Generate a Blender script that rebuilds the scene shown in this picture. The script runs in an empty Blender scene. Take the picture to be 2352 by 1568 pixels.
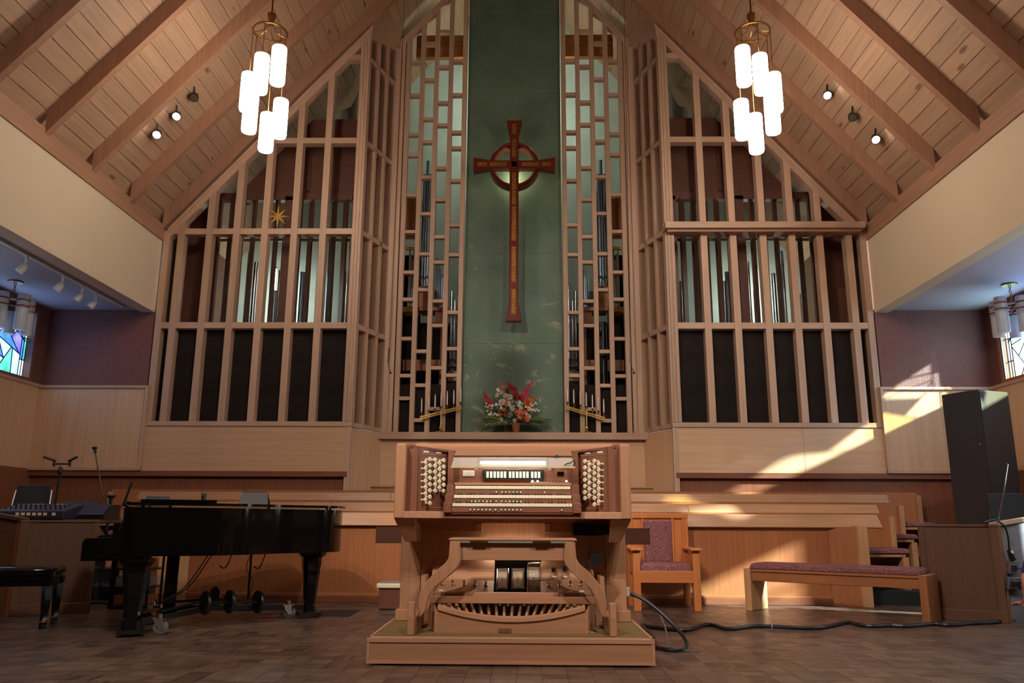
import bpy, bmesh, math, random
from mathutils import Vector, Matrix
random.seed(7)
SC = bpy.context.scene
COL = SC.collection
# ------------------------------------------------------------------ camera
F, PITCH, YAW, ROLL = 1843.76, 0.22158, -0.017174, 0.004838
CAM = Vector((0.20, 0.0, 0.88))
_c, _s = math.cos, math.sin
FW = Vector((_s(YAW)*_c(PITCH), _c(YAW)*_c(PITCH), _s(PITCH)))
_rt = Vector((_c(YAW), -_s(YAW), 0.0)); _up = _rt.cross(FW)
RT = _c(ROLL)*_rt + _s(ROLL)*_up; UP = -_s(ROLL)*_rt + _c(ROLL)*_up
cd = bpy.data.cameras.new('camera'); cam = bpy.data.objects.new('camera', cd); COL.objects.link(cam)
cd.sensor_width = 36.0; cd.sensor_fit = 'HORIZONTAL'; cd.lens = F/2352*36.0
cd.clip_start = .05; cd.clip_end = 200
_m = Matrix((RT, UP, -FW)).transposed().to_4x4(); _m.translation = CAM
cam.matrix_world = _m; SC.camera = cam
def ray(x, y): return FW*F + RT*(x-1176) - UP*(y-784)
def PZ(x, y, z):
    d = ray(x, y); return CAM + d*((z-CAM.z)/d.z)
def PY(x, y, Y):
    d = ray(x, y); return CAM + d*((Y-CAM.y)/d.y)
def PX(x, y, X):
    d = ray(x, y); return CAM + d*((X-CAM.x)/d.x)
# ------------------------------------------------------------------ world, sun, exposure
SC.view_settings.view_transform = 'Standard'; SC.view_settings.look = 'None'
SC.view_settings.gamma = 1.0; SC.view_settings.use_curve_mapping = False
SC.view_settings.exposure = 0.0
w = bpy.data.worlds.new('sky'); SC.world = w; w.use_nodes = True
_bg = w.node_tree.nodes['Background']; _bg.inputs[0].default_value = (.66, .80, 1.0, 1); _bg.inputs[1].default_value = 3.4
sd = bpy.data.lights.new('sun', 'SUN'); sd.energy = 36.0; sd.angle = .03; sd.color = (.78, .92, 1)
sun = bpy.data.objects.new('sun', sd); COL.objects.link(sun)
sun.rotation_mode = 'QUATERNION'; sun.rotation_quaternion = Vector((-1, .45, -.45)).normalized().to_track_quat('-Z', 'Y')
sun.location = (20, -6, 14)
LAMP = 24.0          # strength of the chandelier glass
SC.cycles.use_denoising = True
SC.cycles.max_bounces = 7; SC.cycles.diffuse_bounces = 4; SC.cycles.transparent_max_bounces = 12
SC.cycles.sample_clamp_indirect = 4.0; SC.cycles.caustics_reflective = False; SC.cycles.caustics_refractive = False
# ------------------------------------------------------------------ materials
def S(r, g, b):
    def l(c):
        c /= 255.0
        return c/12.92 if c <= .04045 else ((c+.055)/1.055)**2.4
    return (l(r), l(g), l(b), 1.0)
MATS = {}
def newmat(name):
    m = bpy.data.materials.new(name); m.use_nodes = True
    nt = m.node_tree; return m, nt, nt.nodes['Principled BSDF']
def N(nt, t, **kw):
    n = nt.nodes.new(t)
    for k, v in kw.items(): setattr(n, k, v)
    return n
def ramp(nt, cols):
    r = N(nt, 'ShaderNodeValToRGB'); e = r.color_ramp.elements
    while len(e) < len(cols): e.new(.5)
    for el, (p, c) in zip(e, cols): el.position = p; el.color = c
    return r
def plain(name, col, rough=.5, metal=0.0, var=0.0, vs=8.0, bump=0.0, bs=60.0, coat=0.0, spec=.5):
    if name in MATS: return MATS[name]
    m, nt, b = newmat(name); L = nt.links.new
    b.inputs['Base Color'].default_value = col; b.inputs['Roughness'].default_value = rough
    b.inputs['Metallic'].default_value = metal; b.inputs['Specular IOR Level'].default_value = spec
    b.inputs['Coat Weight'].default_value = coat; b.inputs['Coat Roughness'].default_value = .05
    tc = N(nt, 'ShaderNodeTexCoord')
    if var:
        n = N(nt, 'ShaderNodeTexNoise'); n.inputs['Scale'].default_value = vs; n.inputs['Detail'].default_value = 4
        L(tc.outputs['Object'], n.inputs['Vector'])
        d = tuple(c*(1-var) for c in col[:3])+(1,); u = tuple(min(1, c*(1+var)) for c in col[:3])+(1,)
        r = ramp(nt, [(.3, d), (.7, u)]); L(n.outputs['Fac'], r.inputs['Fac']); L(r.outputs['Color'], b.inputs['Base Color'])
    if bump:
        n = N(nt, 'ShaderNodeTexNoise'); n.inputs['Scale'].default_value = bs; n.inputs['Detail'].default_value = 3
        L(tc.outputs['Object'], n.inputs['Vector'])
        k = N(nt, 'ShaderNodeBump'); k.inputs['Strength'].default_value = bump; k.inputs['Distance'].default_value = .01
        L(n.outputs['Fac'], k.inputs['Height']); L(k.outputs['Normal'], b.inputs['Normal'])
    MATS[name] = m; return m
def glow(name, col, strength):
    if name in MATS: return MATS[name]
    m, nt, b = newmat(name)
    b.inputs['Base Color'].default_value = (.9, .9, .9, 1)
    b.inputs['Emission Color'].default_value = col; b.inputs['Emission Strength'].default_value = strength
    MATS[name] = m; return m
WOODS = {  # dark, light, roughness, grain density, knots
 'limed': (S(172, 137, 114), S(194, 158, 133), .5, 1.0, 0),
 'pine': (S(158, 122, 97), S(186, 150, 121), .55, .8, 1),
 'beam': (S(140, 100, 78), S(168, 124, 98), .5, .8, 0),
 'ply': (S(196, 152, 116), S(214, 172, 136), .42, .6, 0),
 'panel': (S(146, 88, 54), S(172, 108, 68), .38, 1.0, 0),
 'panel_dark': (S(110, 64, 42), S(134, 80, 54), .4, 1.0, 0),
 'pew': (S(150, 108, 78), S(184, 138, 104), .32, 1.4, 0),
 'pew_end': (S(170, 122, 84), S(196, 148, 106), .35, 1.2, 0),
 'oak': (S(158, 112, 84), S(184, 136, 104), .4, 1.3, 0),
 'oak_edge': (S(172, 126, 100), S(192, 144, 116), .42, 1.0, 0),
 'walnut': (S(108, 68, 54), S(132, 88, 70), .35, 1.2, 0),
 'throne': (S(170, 98, 54), S(198, 122, 70), .35, 1.2, 0),
 'cross': (S(78, 26, 18), S(112, 42, 28), .22, 1.4, 0),
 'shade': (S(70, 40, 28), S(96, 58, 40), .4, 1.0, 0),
 'box_red': (S(82, 45, 33), S(102, 59, 43), .5, 1.0, 0),
 'chest': (S(140, 84, 48), S(172, 108, 66), .5, 1.2, 0),
 'yellow_wood': (S(206, 152, 52), S(228, 178, 76), .5, 1.0, 0),
 'brown_desk': (S(80, 52, 38), S(102, 68, 50), .4, 1.0, 0),
 'grey_ply': (S(112, 110, 116), S(134, 132, 138), .4, .6, 0),
}
def wood(name, ax):
    key = name+'_grain_'+ax
    if key in MATS: return MATS[key]
    dk, lt, rough, gs, knots = WOODS[name]
    dk = tuple(a*.6+b_*.4 for a, b_ in zip(dk, lt))
    m, nt, b = newmat(key); L = nt.links.new
    tc = N(nt, 'ShaderNodeTexCoord'); oi = N(nt, 'ShaderNodeObjectInfo')
    off = N(nt, 'ShaderNodeVectorMath', operation='SCALE'); off.inputs[0].default_value = (7.3, 5.1, 9.7)
    L(oi.outputs['Random'], off.inputs['Scale'])
    add = N(nt, 'ShaderNodeVectorMath', operation='ADD'); L(tc.outputs['Object'], add.inputs[0]); L(off.outputs[0], add.inputs[1])
    mp = N(nt, 'ShaderNodeMapping'); sc = [34*gs]*3; sc['xyz'.index(ax)] = 1.3*gs; mp.inputs['Scale'].default_value = sc
    L(add.outputs[0], mp.inputs['Vector'])
    n = N(nt, 'ShaderNodeTexNoise'); n.inputs['Scale'].default_value = 1.0; n.inputs['Detail'].default_value = 6; n.inputs['Distortion'].default_value = .6
    L(mp.outputs['Vector'], n.inputs['Vector'])
    r = ramp(nt, [(.32, dk), (.68, lt)]); L(n.outputs['Fac'], r.inputs['Fac'])
    hv = N(nt, 'ShaderNodeHueSaturation'); mr = N(nt, 'ShaderNodeMapRange')
    mr.inputs['To Min'].default_value = .9; mr.inputs['To Max'].default_value = 1.08
    L(oi.outputs['Random'], mr.inputs['Value']); L(mr.outputs['Result'], hv.inputs['Value']); L(r.outputs['Color'], hv.inputs['Color'])
    last = hv.outputs['Color']
    if knots:
        mp2 = N(nt, 'ShaderNodeMapping'); s2 = [3.6]*3; s2['xyz'.index(ax)] = 1.3; mp2.inputs['Scale'].default_value = s2
        L(add.outputs[0], mp2.inputs['Vector'])
        v = N(nt, 'ShaderNodeTexVoronoi'); v.inputs['Scale'].default_value = 1.0; L(mp2.outputs['Vector'], v.inputs['Vector'])
        kr = ramp(nt, [(.0, (.8, .8, .8, 1)), (.075, (.7, .7, .7, 1)), (.12, (.0, 0, 0, 1))]); L(v.outputs['Distance'], kr.inputs['Fac'])
        mx = N(nt, 'ShaderNodeMix', data_type='RGBA'); L(kr.outputs['Color'], mx.inputs['Factor'])
        L(last, mx.inputs['A']); mx.inputs['B'].default_value = S(96, 62, 40); last = mx.outputs['Result']
    L(last, b.inputs['Base Color'])
    b.inputs['Roughness'].default_value = rough
    k = N(nt, 'ShaderNodeBump'); k.inputs['Strength'].default_value = .08; k.inputs['Distance'].default_value = .004
    L(n.outputs['Fac'], k.inputs['Height']); L(k.outputs['Normal'], b.inputs['Normal'])
    MATS[key] = m; return m
BLACK = plain('black_lacquer', S(9, 9, 10), .08, coat=.0)
BLACKM = plain('black_metal', S(22, 22, 24), .35)
CLOTH = plain('black_grille_cloth', S(42, 35, 33), .95, var=.25, vs=3, spec=.1)
PLUMCLOTH = plain('brown_backing_board', S(112, 80, 68), .8, var=.1, vs=4)
CREAM = plain('cream_wall_paint', S(216, 194, 164), .7, bump=.05, bs=120)
SOFFIT = plain('grey_soffit_paint', S(176, 172, 178), .75, bump=.05, bs=90)
PLUM = plain('plum_textured_plaster', S(120, 72, 62), .6, var=.15, vs=40, bump=.8, bs=70)
CHAMBER = plain('pale_chamber_paint', S(196, 206, 192), .8, var=.06, vs=3)
TIN = plain('tin_pipe_metal', S(196, 200, 204), .25, metal=1.0, var=.06, vs=5)
ZINC = plain('zinc_pipe_metal', S(136, 150, 164), .35, metal=.9, var=.1, vs=4)
BRASS = plain('polished_brass', S(226, 184, 104), .22, metal=1.0)
BRONZE = plain('aged_bronze', S(146, 104, 58), .35, metal=1.0)
CHROME = plain('chrome', S(210, 210, 212), .15, metal=1.0)
STEEL = plain('galvanised_steel', S(150, 152, 156), .4, metal=.9)
IVORY = plain('ivory_plastic', S(236, 226, 200), .3)
WHITE = plain('white_plastic', S(226, 222, 214), .45)
RUBBER = plain('grey_rubber_tyre', S(96, 92, 90), .6)
BLUEP = plain('blue_plastic', S(58, 60, 150), .35)
PLASTIC = plain('black_plastic', S(18, 18, 20), .4)
DARKGREY = plain('dark_grey_enamel', S(44, 38, 39), .35)
GOLD = plain('embossed_gold', S(142, 94, 42), .4, metal=.7, var=.6, vs=55, bump=1.0, bs=60)
CARPET = plain('olive_platform_carpet', S(128, 104, 72), .95, var=.15, vs=40, bump=.4, bs=200, spec=.1)
GREYPLATE = plain('brown_grey_rubber', S(92, 80, 70), .6)
WAX = plain('white_wax', S(232, 216, 206), .5)
LEAD = plain('lead_came', S(24, 26, 44), .5)
STEPK = plain('dark_riser_vinyl', S(30, 32, 38), .6)
RACKGREY = plain('grey_plastic_tray', S(142, 138, 134), .5)
MASONITE = plain('grey_lid_cloth', S(128, 124, 122), .8)
# ------------------------------------------------------------------ mesh building
FR, MWD = {}, {}
I4 = Matrix.Identity(4)
class MB:
    def __init__(s): s.v = []; s.f = []; s.sm = []
    def add(s, vs, fs, sm=False):
        o = len(s.v); s.v += [Vector(p) for p in vs]; s.f += [tuple(i+o for i in f) for f in fs]; s.sm += [sm]*len(fs); return s
    def box(s, x0, x1, y0, y1, z0, z1):
        return s.add([(x0,y0,z0),(x1,y0,z0),(x1,y1,z0),(x0,y1,z0),(x0,y0,z1),(x1,y0,z1),(x1,y1,z1),(x0,y1,z1)],
                     [(0,3,2,1),(4,5,6,7),(0,1,5,4),(1,2,6,5),(2,3,7,6),(3,0,4,7)])
    def cbox(s, c, sz, R=None):
        k = len(s.v); a, b, d = (q/2 for q in sz); s.box(-a, a, -b, b, -d, d)
        for i in range(k, len(s.v)): s.v[i] = ((R @ s.v[i]) if R else s.v[i]) + Vector(c)
        return s
    def beam(s, p0, p1, w, h, up=(0,0,1)):
        p0 = Vector(p0); p1 = Vector(p1); d = (p1-p0); l = d.length; d.normalize()
        u = Vector(up); sx = d.cross(u).normalized(); u = sx.cross(d).normalized()
        R = Matrix((sx, d, u)).transposed()
        return s.cbox((p0+p1)/2, (w, l, h), R)
    def ext(s, pts, vec):
        n = len(pts); vec = Vector(vec); a = [Vector(p) for p in pts]
        nrm = Vector((0,0,0))
        for i in range(n): nrm += a[i].cross(a[(i+1) % n])
        if nrm.dot(vec) > 0: a.reverse()
        fs = [tuple(range(n)), tuple(range(2*n-1, n-1, -1))] + [(i, i+n, (i+1) % n+n, (i+1) % n) for i in range(n)]
        return s.add(a+[p+vec for p in a], fs)
    def xz(s, pts, y0, y1): return s.ext([(x, y0, z) for x, z in pts], (0, y1-y0, 0))
    def xy(s, pts, z0, z1): return s.ext([(x, y, z0) for x, y in pts], (0, 0, z1-z0))
    def yz(s, pts, x0, x1): return s.ext([(x0, y, z) for y, z in pts], (x1-x0, 0, 0))
    def tube(s, pts, r, n=8, closed=False):
        P = [Vector(p) for p in pts]; m = len(P); rs = r if isinstance(r, (list, tuple)) else [r]*m
        vs = []; t0 = (P[1]-P[0]).normalized(); a = t0.orthogonal().normalized()
        for i in range(m):
            if closed: t = (P[(i+1) % m]-P[i-1]).normalized()
            else: t = (P[min(i+1, m-1)]-P[max(i-1, 0)]).normalized()
            a = (a - t*a.dot(t)); a = a.normalized() if a.length > 1e-6 else t.orthogonal().normalized(); b = t.cross(a)
            for k in range(n):
                q = 2*math.pi*k/n; vs.append(P[i] + (a*math.cos(q)+b*math.sin(q))*rs[i])
        fs = []
        for i in range(m if closed else m-1):
            j = (i+1) % m
            for k in range(n): fs.append((i*n+k, i*n+(k+1) % n, j*n+(k+1) % n, j*n+k))
        s.add(vs, fs, True)
        if not closed:
            o = len(s.v)-len(vs)
            s.f += [tuple(o+k for k in range(n-1, -1, -1)), tuple(o+(m-1)*n+k for k in range(n))]; s.sm += [False]*2
        return s
    def cyl(s, p0, p1, r0, r1=None, n=12): return s.tube([p0, p1], [r0, r0 if r1 is None else r1], n)
    def lathe(s, prof, c=(0,0,0), n=16, axis=None):
        vs = []; R = Vector((0,0,1)).rotation_difference(Vector(axis)).to_matrix() if axis else None
        for r, z in prof:
            for k in range(n):
                q = 2*math.pi*k/n; p = Vector((r*math.cos(q), r*math.sin(q), z))
                vs.append((R @ p if R else p)+Vector(c))
        fs = []
        for i in range(len(prof)-1):
            for k in range(n): fs.append((i*n+k, i*n+(k+1) % n, (i+1)*n+(k+1) % n, (i+1)*n+k))
        s.add(vs, fs, True); o = len(s.v)-len(vs)
        s.f += [tuple(o+k for k in range(n-1, -1, -1)), tuple(o+(len(prof)-1)*n+k for k in range(n))]; s.sm += [False]*2
        return s
    def ball(s, c, r, n=10, m=6, sq=(1,1,1)):
        pr = [(max(1e-4, r*math.sin(math.pi*i/m)), -r*math.cos(math.pi*i/m)) for i in range(m+1)]
        k = len(s.v); s.lathe(pr, (0,0,0), n)
        for i in range(k, len(s.v)): s.v[i] = Vector((s.v[i].x*sq[0], s.v[i].y*sq[1], s.v[i].z*sq[2]))+Vector(c)
        return s
    def ring(s, c, R, r, n=32, m=8, axis=(0,0,1)):
        Q = Vector((0,0,1)).rotation_difference(Vector(axis)).to_matrix()
        return s.tube([Vector(c)+Q @ Vector((R*math.cos(2*math.pi*k/n), R*math.sin(2*math.pi*k/n), 0)) for k in range(n)], r, m, True)
    def mesh(s, name, mat, c=None):
        vs = [v-c for v in s.v] if c is not None else s.v
        me = bpy.data.meshes.new(name); me.from_pydata([tuple(v) for v in vs], [], s.f)
        if any(s.sm):
            me.polygons.foreach_set('use_smooth', s.sm); me.set_sharp_from_angle(angle=.7)
        if isinstance(mat, str):
            d = [max(v[i] for v in vs)-min(v[i] for v in vs) for i in range(3)]
            mat = wood(mat, 'xyz'[d.index(max(d))])
        me.materials.append(mat); me.update(); return me
    def build(s, name, mat, parent=None, bevel=0.0, ax=None, label=None, origin=None):
        lo = Vector(min(v[i] for v in s.v) for i in range(3)); hi = Vector(max(v[i] for v in s.v) for i in range(3))
        c = Vector(origin) if origin else Vector(((lo.x+hi.x)/2, (lo.y+hi.y)/2, lo.z))
        if isinstance(mat, str) and ax: mat = wood(mat, ax)
        me = s.mesh(name, mat, c)
        o = place(name, me, Matrix.Translation(c), parent)
        if bevel:
            b = o.modifiers.new('bevel', 'BEVEL'); b.width = bevel; b.segments = 1; b.limit_method = 'ANGLE'; b.angle_limit = .6
        if label: o['label'] = label
        return o
def place(name, data, M, parent=None):
    o = bpy.data.objects.new(name, data); COL.objects.link(o)
    fr = FR.get(parent, I4); W = fr @ M; FR[o] = fr; MWD[o] = W
    if parent is not None:
        o.parent = parent; o.matrix_basis = MWD[parent].inverted() @ W
    else: o.matrix_basis = W
    return o
def thing(name, label, cat, loc=(0,0,0), rotz=0.0, group=None, local=True):
    o = bpy.data.objects.new(name, None); COL.objects.link(o); o.empty_display_size = .1
    M = Matrix.Translation(Vector(loc)) @ Matrix.Rotation(rotz, 4, 'Z'); o.matrix_basis = M
    MWD[o] = M; FR[o] = M if local else I4
    return tag(o, label, cat, group)
def tag(o, label, cat, group=None):
    o['label'] = label; o['category'] = cat
    if group: o['group'] = group
    return o
def curve(pts, it=3):
    p = [Vector(q) for q in pts]
    for _ in range(it):
        q = [p[0]]
        for a, b in zip(p, p[1:]): q += [a.lerp(b, .25), a.lerp(b, .75)]
        p = q+[p[-1]]
    return p
def struct(o): o['kind'] = 'structure'; return o
def frame(name): 
    o = bpy.data.objects.new(name, None); COL.objects.link(o); MWD[o] = I4; FR[o] = I4; return struct(o)
def clone(o, parent=None, M=None):
    c = o.copy(); COL.objects.link(c); c.parent = parent
    if M is not None: c.matrix_basis = M
    for ch in list(o.children): clone(ch, c)
    return c
def B(x0, x1, y0, y1, z0, z1): return MB().box(x0, x1, y0, y1, z0, z1)
ORD = ['first', 'second', 'third', 'fourth', 'fifth', 'sixth', 'seventh', 'eighth', 'ninth', 'tenth', 'eleventh', 'twelfth', 'thirteenth', 'fourteenth', 'fifteenth']
def sx(x): return 'left' if x < 0 else 'right'
# ------------------------------------------------------------------ shell of the church
YB, YC, XW, XO = 11.5, 12.45, 5.33, 6.9      # bay plane, centre plane, nave wall, aisle wall
YBACK = -9.0
WIN = [(9.55, 11.25), (7.3, 9.0), (5.05, 6.75), (2.8, 4.5)]; DOOR = (6.95, 7.75)
SL = 1.16
def zr(x): return 5.22 + SL*(5.30-abs(x))    # underside of the rafters
TH = math.atan(SL)
# floor: parquet blocks near, slab below
def floor_material():
    m, nt, b = newmat('parquet_wood'); L = nt.links.new
    g = N(nt, 'ShaderNodeNewGeometry')
    sc = N(nt, 'ShaderNodeVectorMath', operation='SCALE'); sc.inputs['Scale'].default_value = 1/.15; L(g.outputs['Position'], sc.inputs[0])
    fl = N(nt, 'ShaderNodeVectorMath', operation='FLOOR'); L(sc.outputs[0], fl.inputs[0])
    sp = N(nt, 'ShaderNodeSeparateXYZ'); L(sc.outputs[0], sp.inputs[0])
    sf = N(nt, 'ShaderNodeSeparateXYZ'); L(fl.outputs[0], sf.inputs[0])
    ad = N(nt, 'ShaderNodeMath', operation='ADD'); L(sf.outputs[0], ad.inputs[0]); L(sf.outputs[1], ad.inputs[1])
    md = N(nt, 'ShaderNodeMath', operation='FLOORED_MODULO'); L(ad.outputs[0], md.inputs[0]); md.inputs[1].default_value = 2
    mx = N(nt, 'ShaderNodeMix', data_type='FLOAT'); L(md.outputs[0], mx.inputs['Factor']); L(sp.outputs[0], mx.inputs[2]); L(sp.outputs[1], mx.inputs[3])
    m5 = N(nt, 'ShaderNodeMath', operation='MULTIPLY'); L(mx.outputs[0], m5.inputs[0]); m5.inputs[1].default_value = 5
    f5 = N(nt, 'ShaderNodeMath', operation='FLOOR'); L(m5.outputs[0], f5.inputs[0])
    cb = N(nt, 'ShaderNodeCombineXYZ'); L(f5.outputs[0], cb.inputs[0]); L(sf.outputs[0], cb.inputs[1]); L(sf.outputs[1], cb.inputs[2])
    wn = N(nt, 'ShaderNodeTexWhiteNoise'); L(cb.outputs[0], wn.inputs['Vector'])
    wt = N(nt, 'ShaderNodeTexWhiteNoise'); L(fl.outputs[0], wt.inputs['Vector'])
    av = N(nt, 'ShaderNodeMath', operation='ADD'); L(wn.outputs['Value'], av.inputs[0]); L(wt.outputs['Value'], av.inputs[1])
    hf = N(nt, 'ShaderNodeMath', operation='MULTIPLY'); L(av.outputs[0], hf.inputs[0]); hf.inputs[1].default_value = .5
    r = ramp(nt, [(.1, S(68, 52, 46)), (.9, S(116, 93, 81))]); L(hf.outputs[0], r.inputs['Fac'])
    L(r.outputs['Color'], b.inputs['Base Color']); b.inputs['Roughness'].default_value = .3
    n = N(nt, 'ShaderNodeTexNoise'); n.inputs['Scale'].default_value = 9; L(g.outputs['Position'], n.inputs['Vector'])
    rr = N(nt, 'ShaderNodeMapRange'); rr.inputs['To Min'].default_value = .24; rr.inputs['To Max'].default_value = .42
    L(n.outputs['Fac'], rr.inputs['Value']); L(rr.outputs['Result'], b.inputs['Roughness'])
    return m
PARQ = floor_material()
floor = struct(B(-XO-.1, XO+.1, YBACK, 14.5, -.12, -.012).build('floor', PARQ))
tiles = []
T = .15
for j in range(int(3.6/T), int(11.6/T)):
    for i in range(-46, 46):
        tiles.append(((i+.5)*T, (j+.5)*T))
def inview(p):
    d = Vector((p[0], p[1], 0))-CAM; z = d.dot(FW)
    x = 1176+F*d.dot(RT)/z; y = 784-F*d.dot(UP)/z
    hide = -.85 < p[0] < 1.05 and 5.3 < p[1] < 7
    return 0 < x < 2352 and y < 1568 and not hide
near = set(sorted([t for t in tiles if inview(t)], key=lambda t: t[1])[:300])
tm = B(-T/2+.001, T/2-.001, -T/2+.001, T/2-.001, -.014, 0).mesh('parquet_block', PARQ)
rest = MB()
for t in tiles:
    dz = random.uniform(-.0012, 0)
    if t in near: place('parquet_block', tm, Matrix.Translation((t[0], t[1], dz)), floor)
    else: rest.box(t[0]-T/2+.001, t[0]+T/2-.001, t[1]-T/2+.001, t[1]+T/2-.001, -.014, dz)
o = rest.build('parquet_field', PARQ, floor); o['kind'] = 'stuff'
B(-XO-.1, XO+.1, YBACK, 3.6, -.014, 0).build('parquet_rear', PARQ, floor)
# ceiling: rafters and planks
ceiling = frame('ceiling')
CT, ST = math.cos(TH), math.sin(TH)
DV = .19/CT           # vertical depth of a rafter
for s in (-1, 1):
    pts = [(s*5.32, zr(5.32)), (0, zr(0)), (0, zr(0)+DV), (s*5.32, zr(5.32)+DV)]
    me = MB().xz(pts, -.045, .045).mesh('rafter', wood('beam', 'z'))
    for k in range(-16, 5):
        y = 8.41+1.02*(k-1)
        place('rafter', me, Matrix.Translation((0, y, 0)), ceiling)
    pl = []
    Ls = 5.5/CT; npl = int(Ls/.205)
    cuts = [8.41, 7.39, 9.43]
    for i in range(npl):
        a = i*.205+.004; b2 = (i+1)*.205-.004
        xa, xb = s*(5.45-a*CT), s*(5.45-b2*CT)
        if abs(xb) < .02: break
        za, zb = zr(xa)+DV, zr(xb)+DV
        nx, nz = s*ST*.02, CT*.02
        cut = cuts[(i*7) % 3]
        for y0, y1 in ((4.3, cut), (cut+.003, 12.62)):
            MB().xz([(xa, za), (xb, zb), (xb+nx, zb+nz), (xa+nx, za+nz)], y0, y1).build('plank', 'pine', ceiling, ax='y')
    q = [(s*5.6, zr(5.6)+DV+.03), (0, zr(0)+DV+.03), (0, zr(0)+DV+.15), (s*5.6, zr(5.6)+DV+.15)]
    MB().xz(q, YBACK, 14.5).build('roof_deck', 'pine', ceiling, ax='y')
    # nave wall over the aisle, plate beam
    struct(B(min(s*XW, s*(XW+.2)), max(s*XW, s*(XW+.2)), YBACK, YB, 3.91, 5.04).build('wall_'+sx(s), CREAM))
    struct(B(min(s*(XW-.02), s*(XW+.25)), max(s*(XW-.02), s*(XW+.25)), YBACK, YB+.02, 5.03, 5.27).build('trim_plate_'+sx(s), 'beam'))
    struct(B(min(s*(XW+.1), s*(XW+.25)), max(s*(XW+.1), s*(XW+.25)), YBACK, YB+3, 5.2, 5.75).build('wall_eaves_'+sx(s), 'beam'))
    # aisle
    struct(B(min(s*(XW+.2), s*(XO+.2)), max(s*(XW+.2), s*(XO+.2)), YBACK, YB+.1, 3.95, 4.05).build('ceiling_aisle_'+sx(s), SOFFIT))
    aw = struct(B(min(s*XO, s*(XO+.2)), max(s*XO, s*(XO+.2)), YBACK, YB+.2, 3.86, 4.0).build('wall_aisle_'+sx(s), PLUM))
# rear wall
struct(B(-XO-.2, XO+.2, YBACK-.2, YBACK, 0, 12.2).build('wall_rear', 'panel_dark', ax='z'))
# ridge
B(-.09, .09, YBACK, 12.5, zr(0)-.25, zr(0)+.2).build('ridge_beam', 'beam', ceiling)
# aisle end walls, panelling
for s in (-1, 1):
    a, b = sorted((s*XW, s*XO))
    struct(B(a, b, YB, YB+.12, 2.78, 3.96).build('wall_aisle_end_'+sx(s), PLUM))
    p = struct(B(*sorted((s*(XW-.03), s*XO)), YB-.03, YB+.1, 1.60, 2.80).build('wall_panelling_'+sx(s), 'ply', ax='z'))
    B(*sorted((s*(XW-.05), s*XO)), YB-.06, YB-.02, 2.76, 2.80).build('top_rail', 'limed', p)
    B(*sorted((s*(XW-.05), s*(XW-.01))), YB-.06, YB-.02, 1.58, 2.76).build('side_stile', 'limed', p)
    B(*sorted((s*(XW-.05), s*XO)), YB-.05, YB-.02, 1.575, 1.61).build('bottom_rail', 'limed', p)
    for k in range(1, 4):
        x = s*(XW+.02+k*.39); B(x-.0015, x+.0015, YB-.0308, YB-.028, 1.61, 2.76).build('panel_joint', 'pew', p)
    # aisle wall below the windows: panelled upper part, plain lower part; an unseen glazed door added on one side for sun
    for (ya, yb) in ([(YBACK, YB+.2)] if s < 0 else [(YBACK, DOOR[0]), (DOOR[1], YB+.2)]):
        p = struct(B(*sorted((s*XO, s*(XO+.2))), ya, yb, 1.6, 2.81).build('wall_aisle_panelling_'+sx(s), 'ply', ax='z'))
        B(*sorted((s*(XO-.02), s*(XO+.05))), ya, min(yb, YB), 2.77, 2.815).build('window_stool', 'limed', p)
        struct(B(*sorted((s*XO, s*(XO+.2))), ya, yb, 0, 1.6).build('wall_aisle_dado_'+sx(s), 'panel_dark', ax='z'))
    if s > 0: struct(B(XO, XO+.2, DOOR[0], DOOR[1], 2.45, 2.81).build('wall_door_head', 'ply', ax='y'))
    ws = WIN[:2] if s < 0 else WIN[:3]
    ys = [YB+.2]+[q for w_ in ws for q in (w_[1], w_[0])]+[YBACK]
    for k in range(0, len(ys), 2):
        struct(B(*sorted((s*XO, s*(XO+.2))), ys[k+1], ys[k], 2.81, 3.86).build('wall_pier_'+sx(s), PLUM))
# brown wainscot behind the choir
wains = struct(B(-XO, -2.34, YB+.06, YB+.14, 0, 1.6).box(2.34, XO, YB+.06, YB+.14, 0, 1.6).build('wall_wainscot', 'panel_dark', ax='z'))
for s in (-1, 1):
    B(*sorted((s*2.33, s*XO)), YB-.02, YB+.06, 1.50, 1.575).build('cap_rail', 'panel_dark', wains)
    for k in range(4):
        x = s*(2.6+k*1.2); B(x-.002, x+.002, YB+.0585, YB+.062, .2, 1.5).build('panel_joint', 'shade', wains)
# aprons under the organ bays
for s in (-1, 1):
    a = struct(B(*sorted((s*2.36, s*5.32)), YB, YB+.08, 1.57, 2.215).build('wall_apron_'+sx(s), 'ply', ax='x'))
    B(*sorted((s*2.30, s*2.375)), YB-.012, YB+.05, .4, 2.215).build('corner_stile', 'limed', a)
    B(*sorted((s*5.28, s*5.35)), YB-.012, YB+.03, 1.575, 2.215).build('corner_stile', 'limed', a)
    if s > 0: B(4.15, 4.154, YB-.001, YB+.002, 1.58, 2.21).build('panel_joint', 'panel', a)
    MB().xy([(s*2.31, YB+.03), (s*2.01, YC-.15), (s*2.06, YC-.12), (s*2.36, YB+.08)], .4, 2.20).build('return_panel', 'ply', a, ax='z')
ca = struct(B(-2.02, 2.02, YC-.15, YC-.08, .4, 2.115).build('wall_apron_centre', 'ply', ax='x'))
B(-2.06, 2.06, YC-.24, YC+.16, 2.112, 2.217).build('shelf', 'limed', ca)
# choir floor risers
for k, (y, z) in enumerate(((9.42, .15), (10.12, .30), (10.95, .45))):
    struct(B(-(4.95, 5.4, 6.0)[k], (4.95, 5.4, 6.0)[k], y, YB+.08 if k == 2 else (10.12, 10.95)[k], 0, z).build('floor_riser', STEPK))
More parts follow.
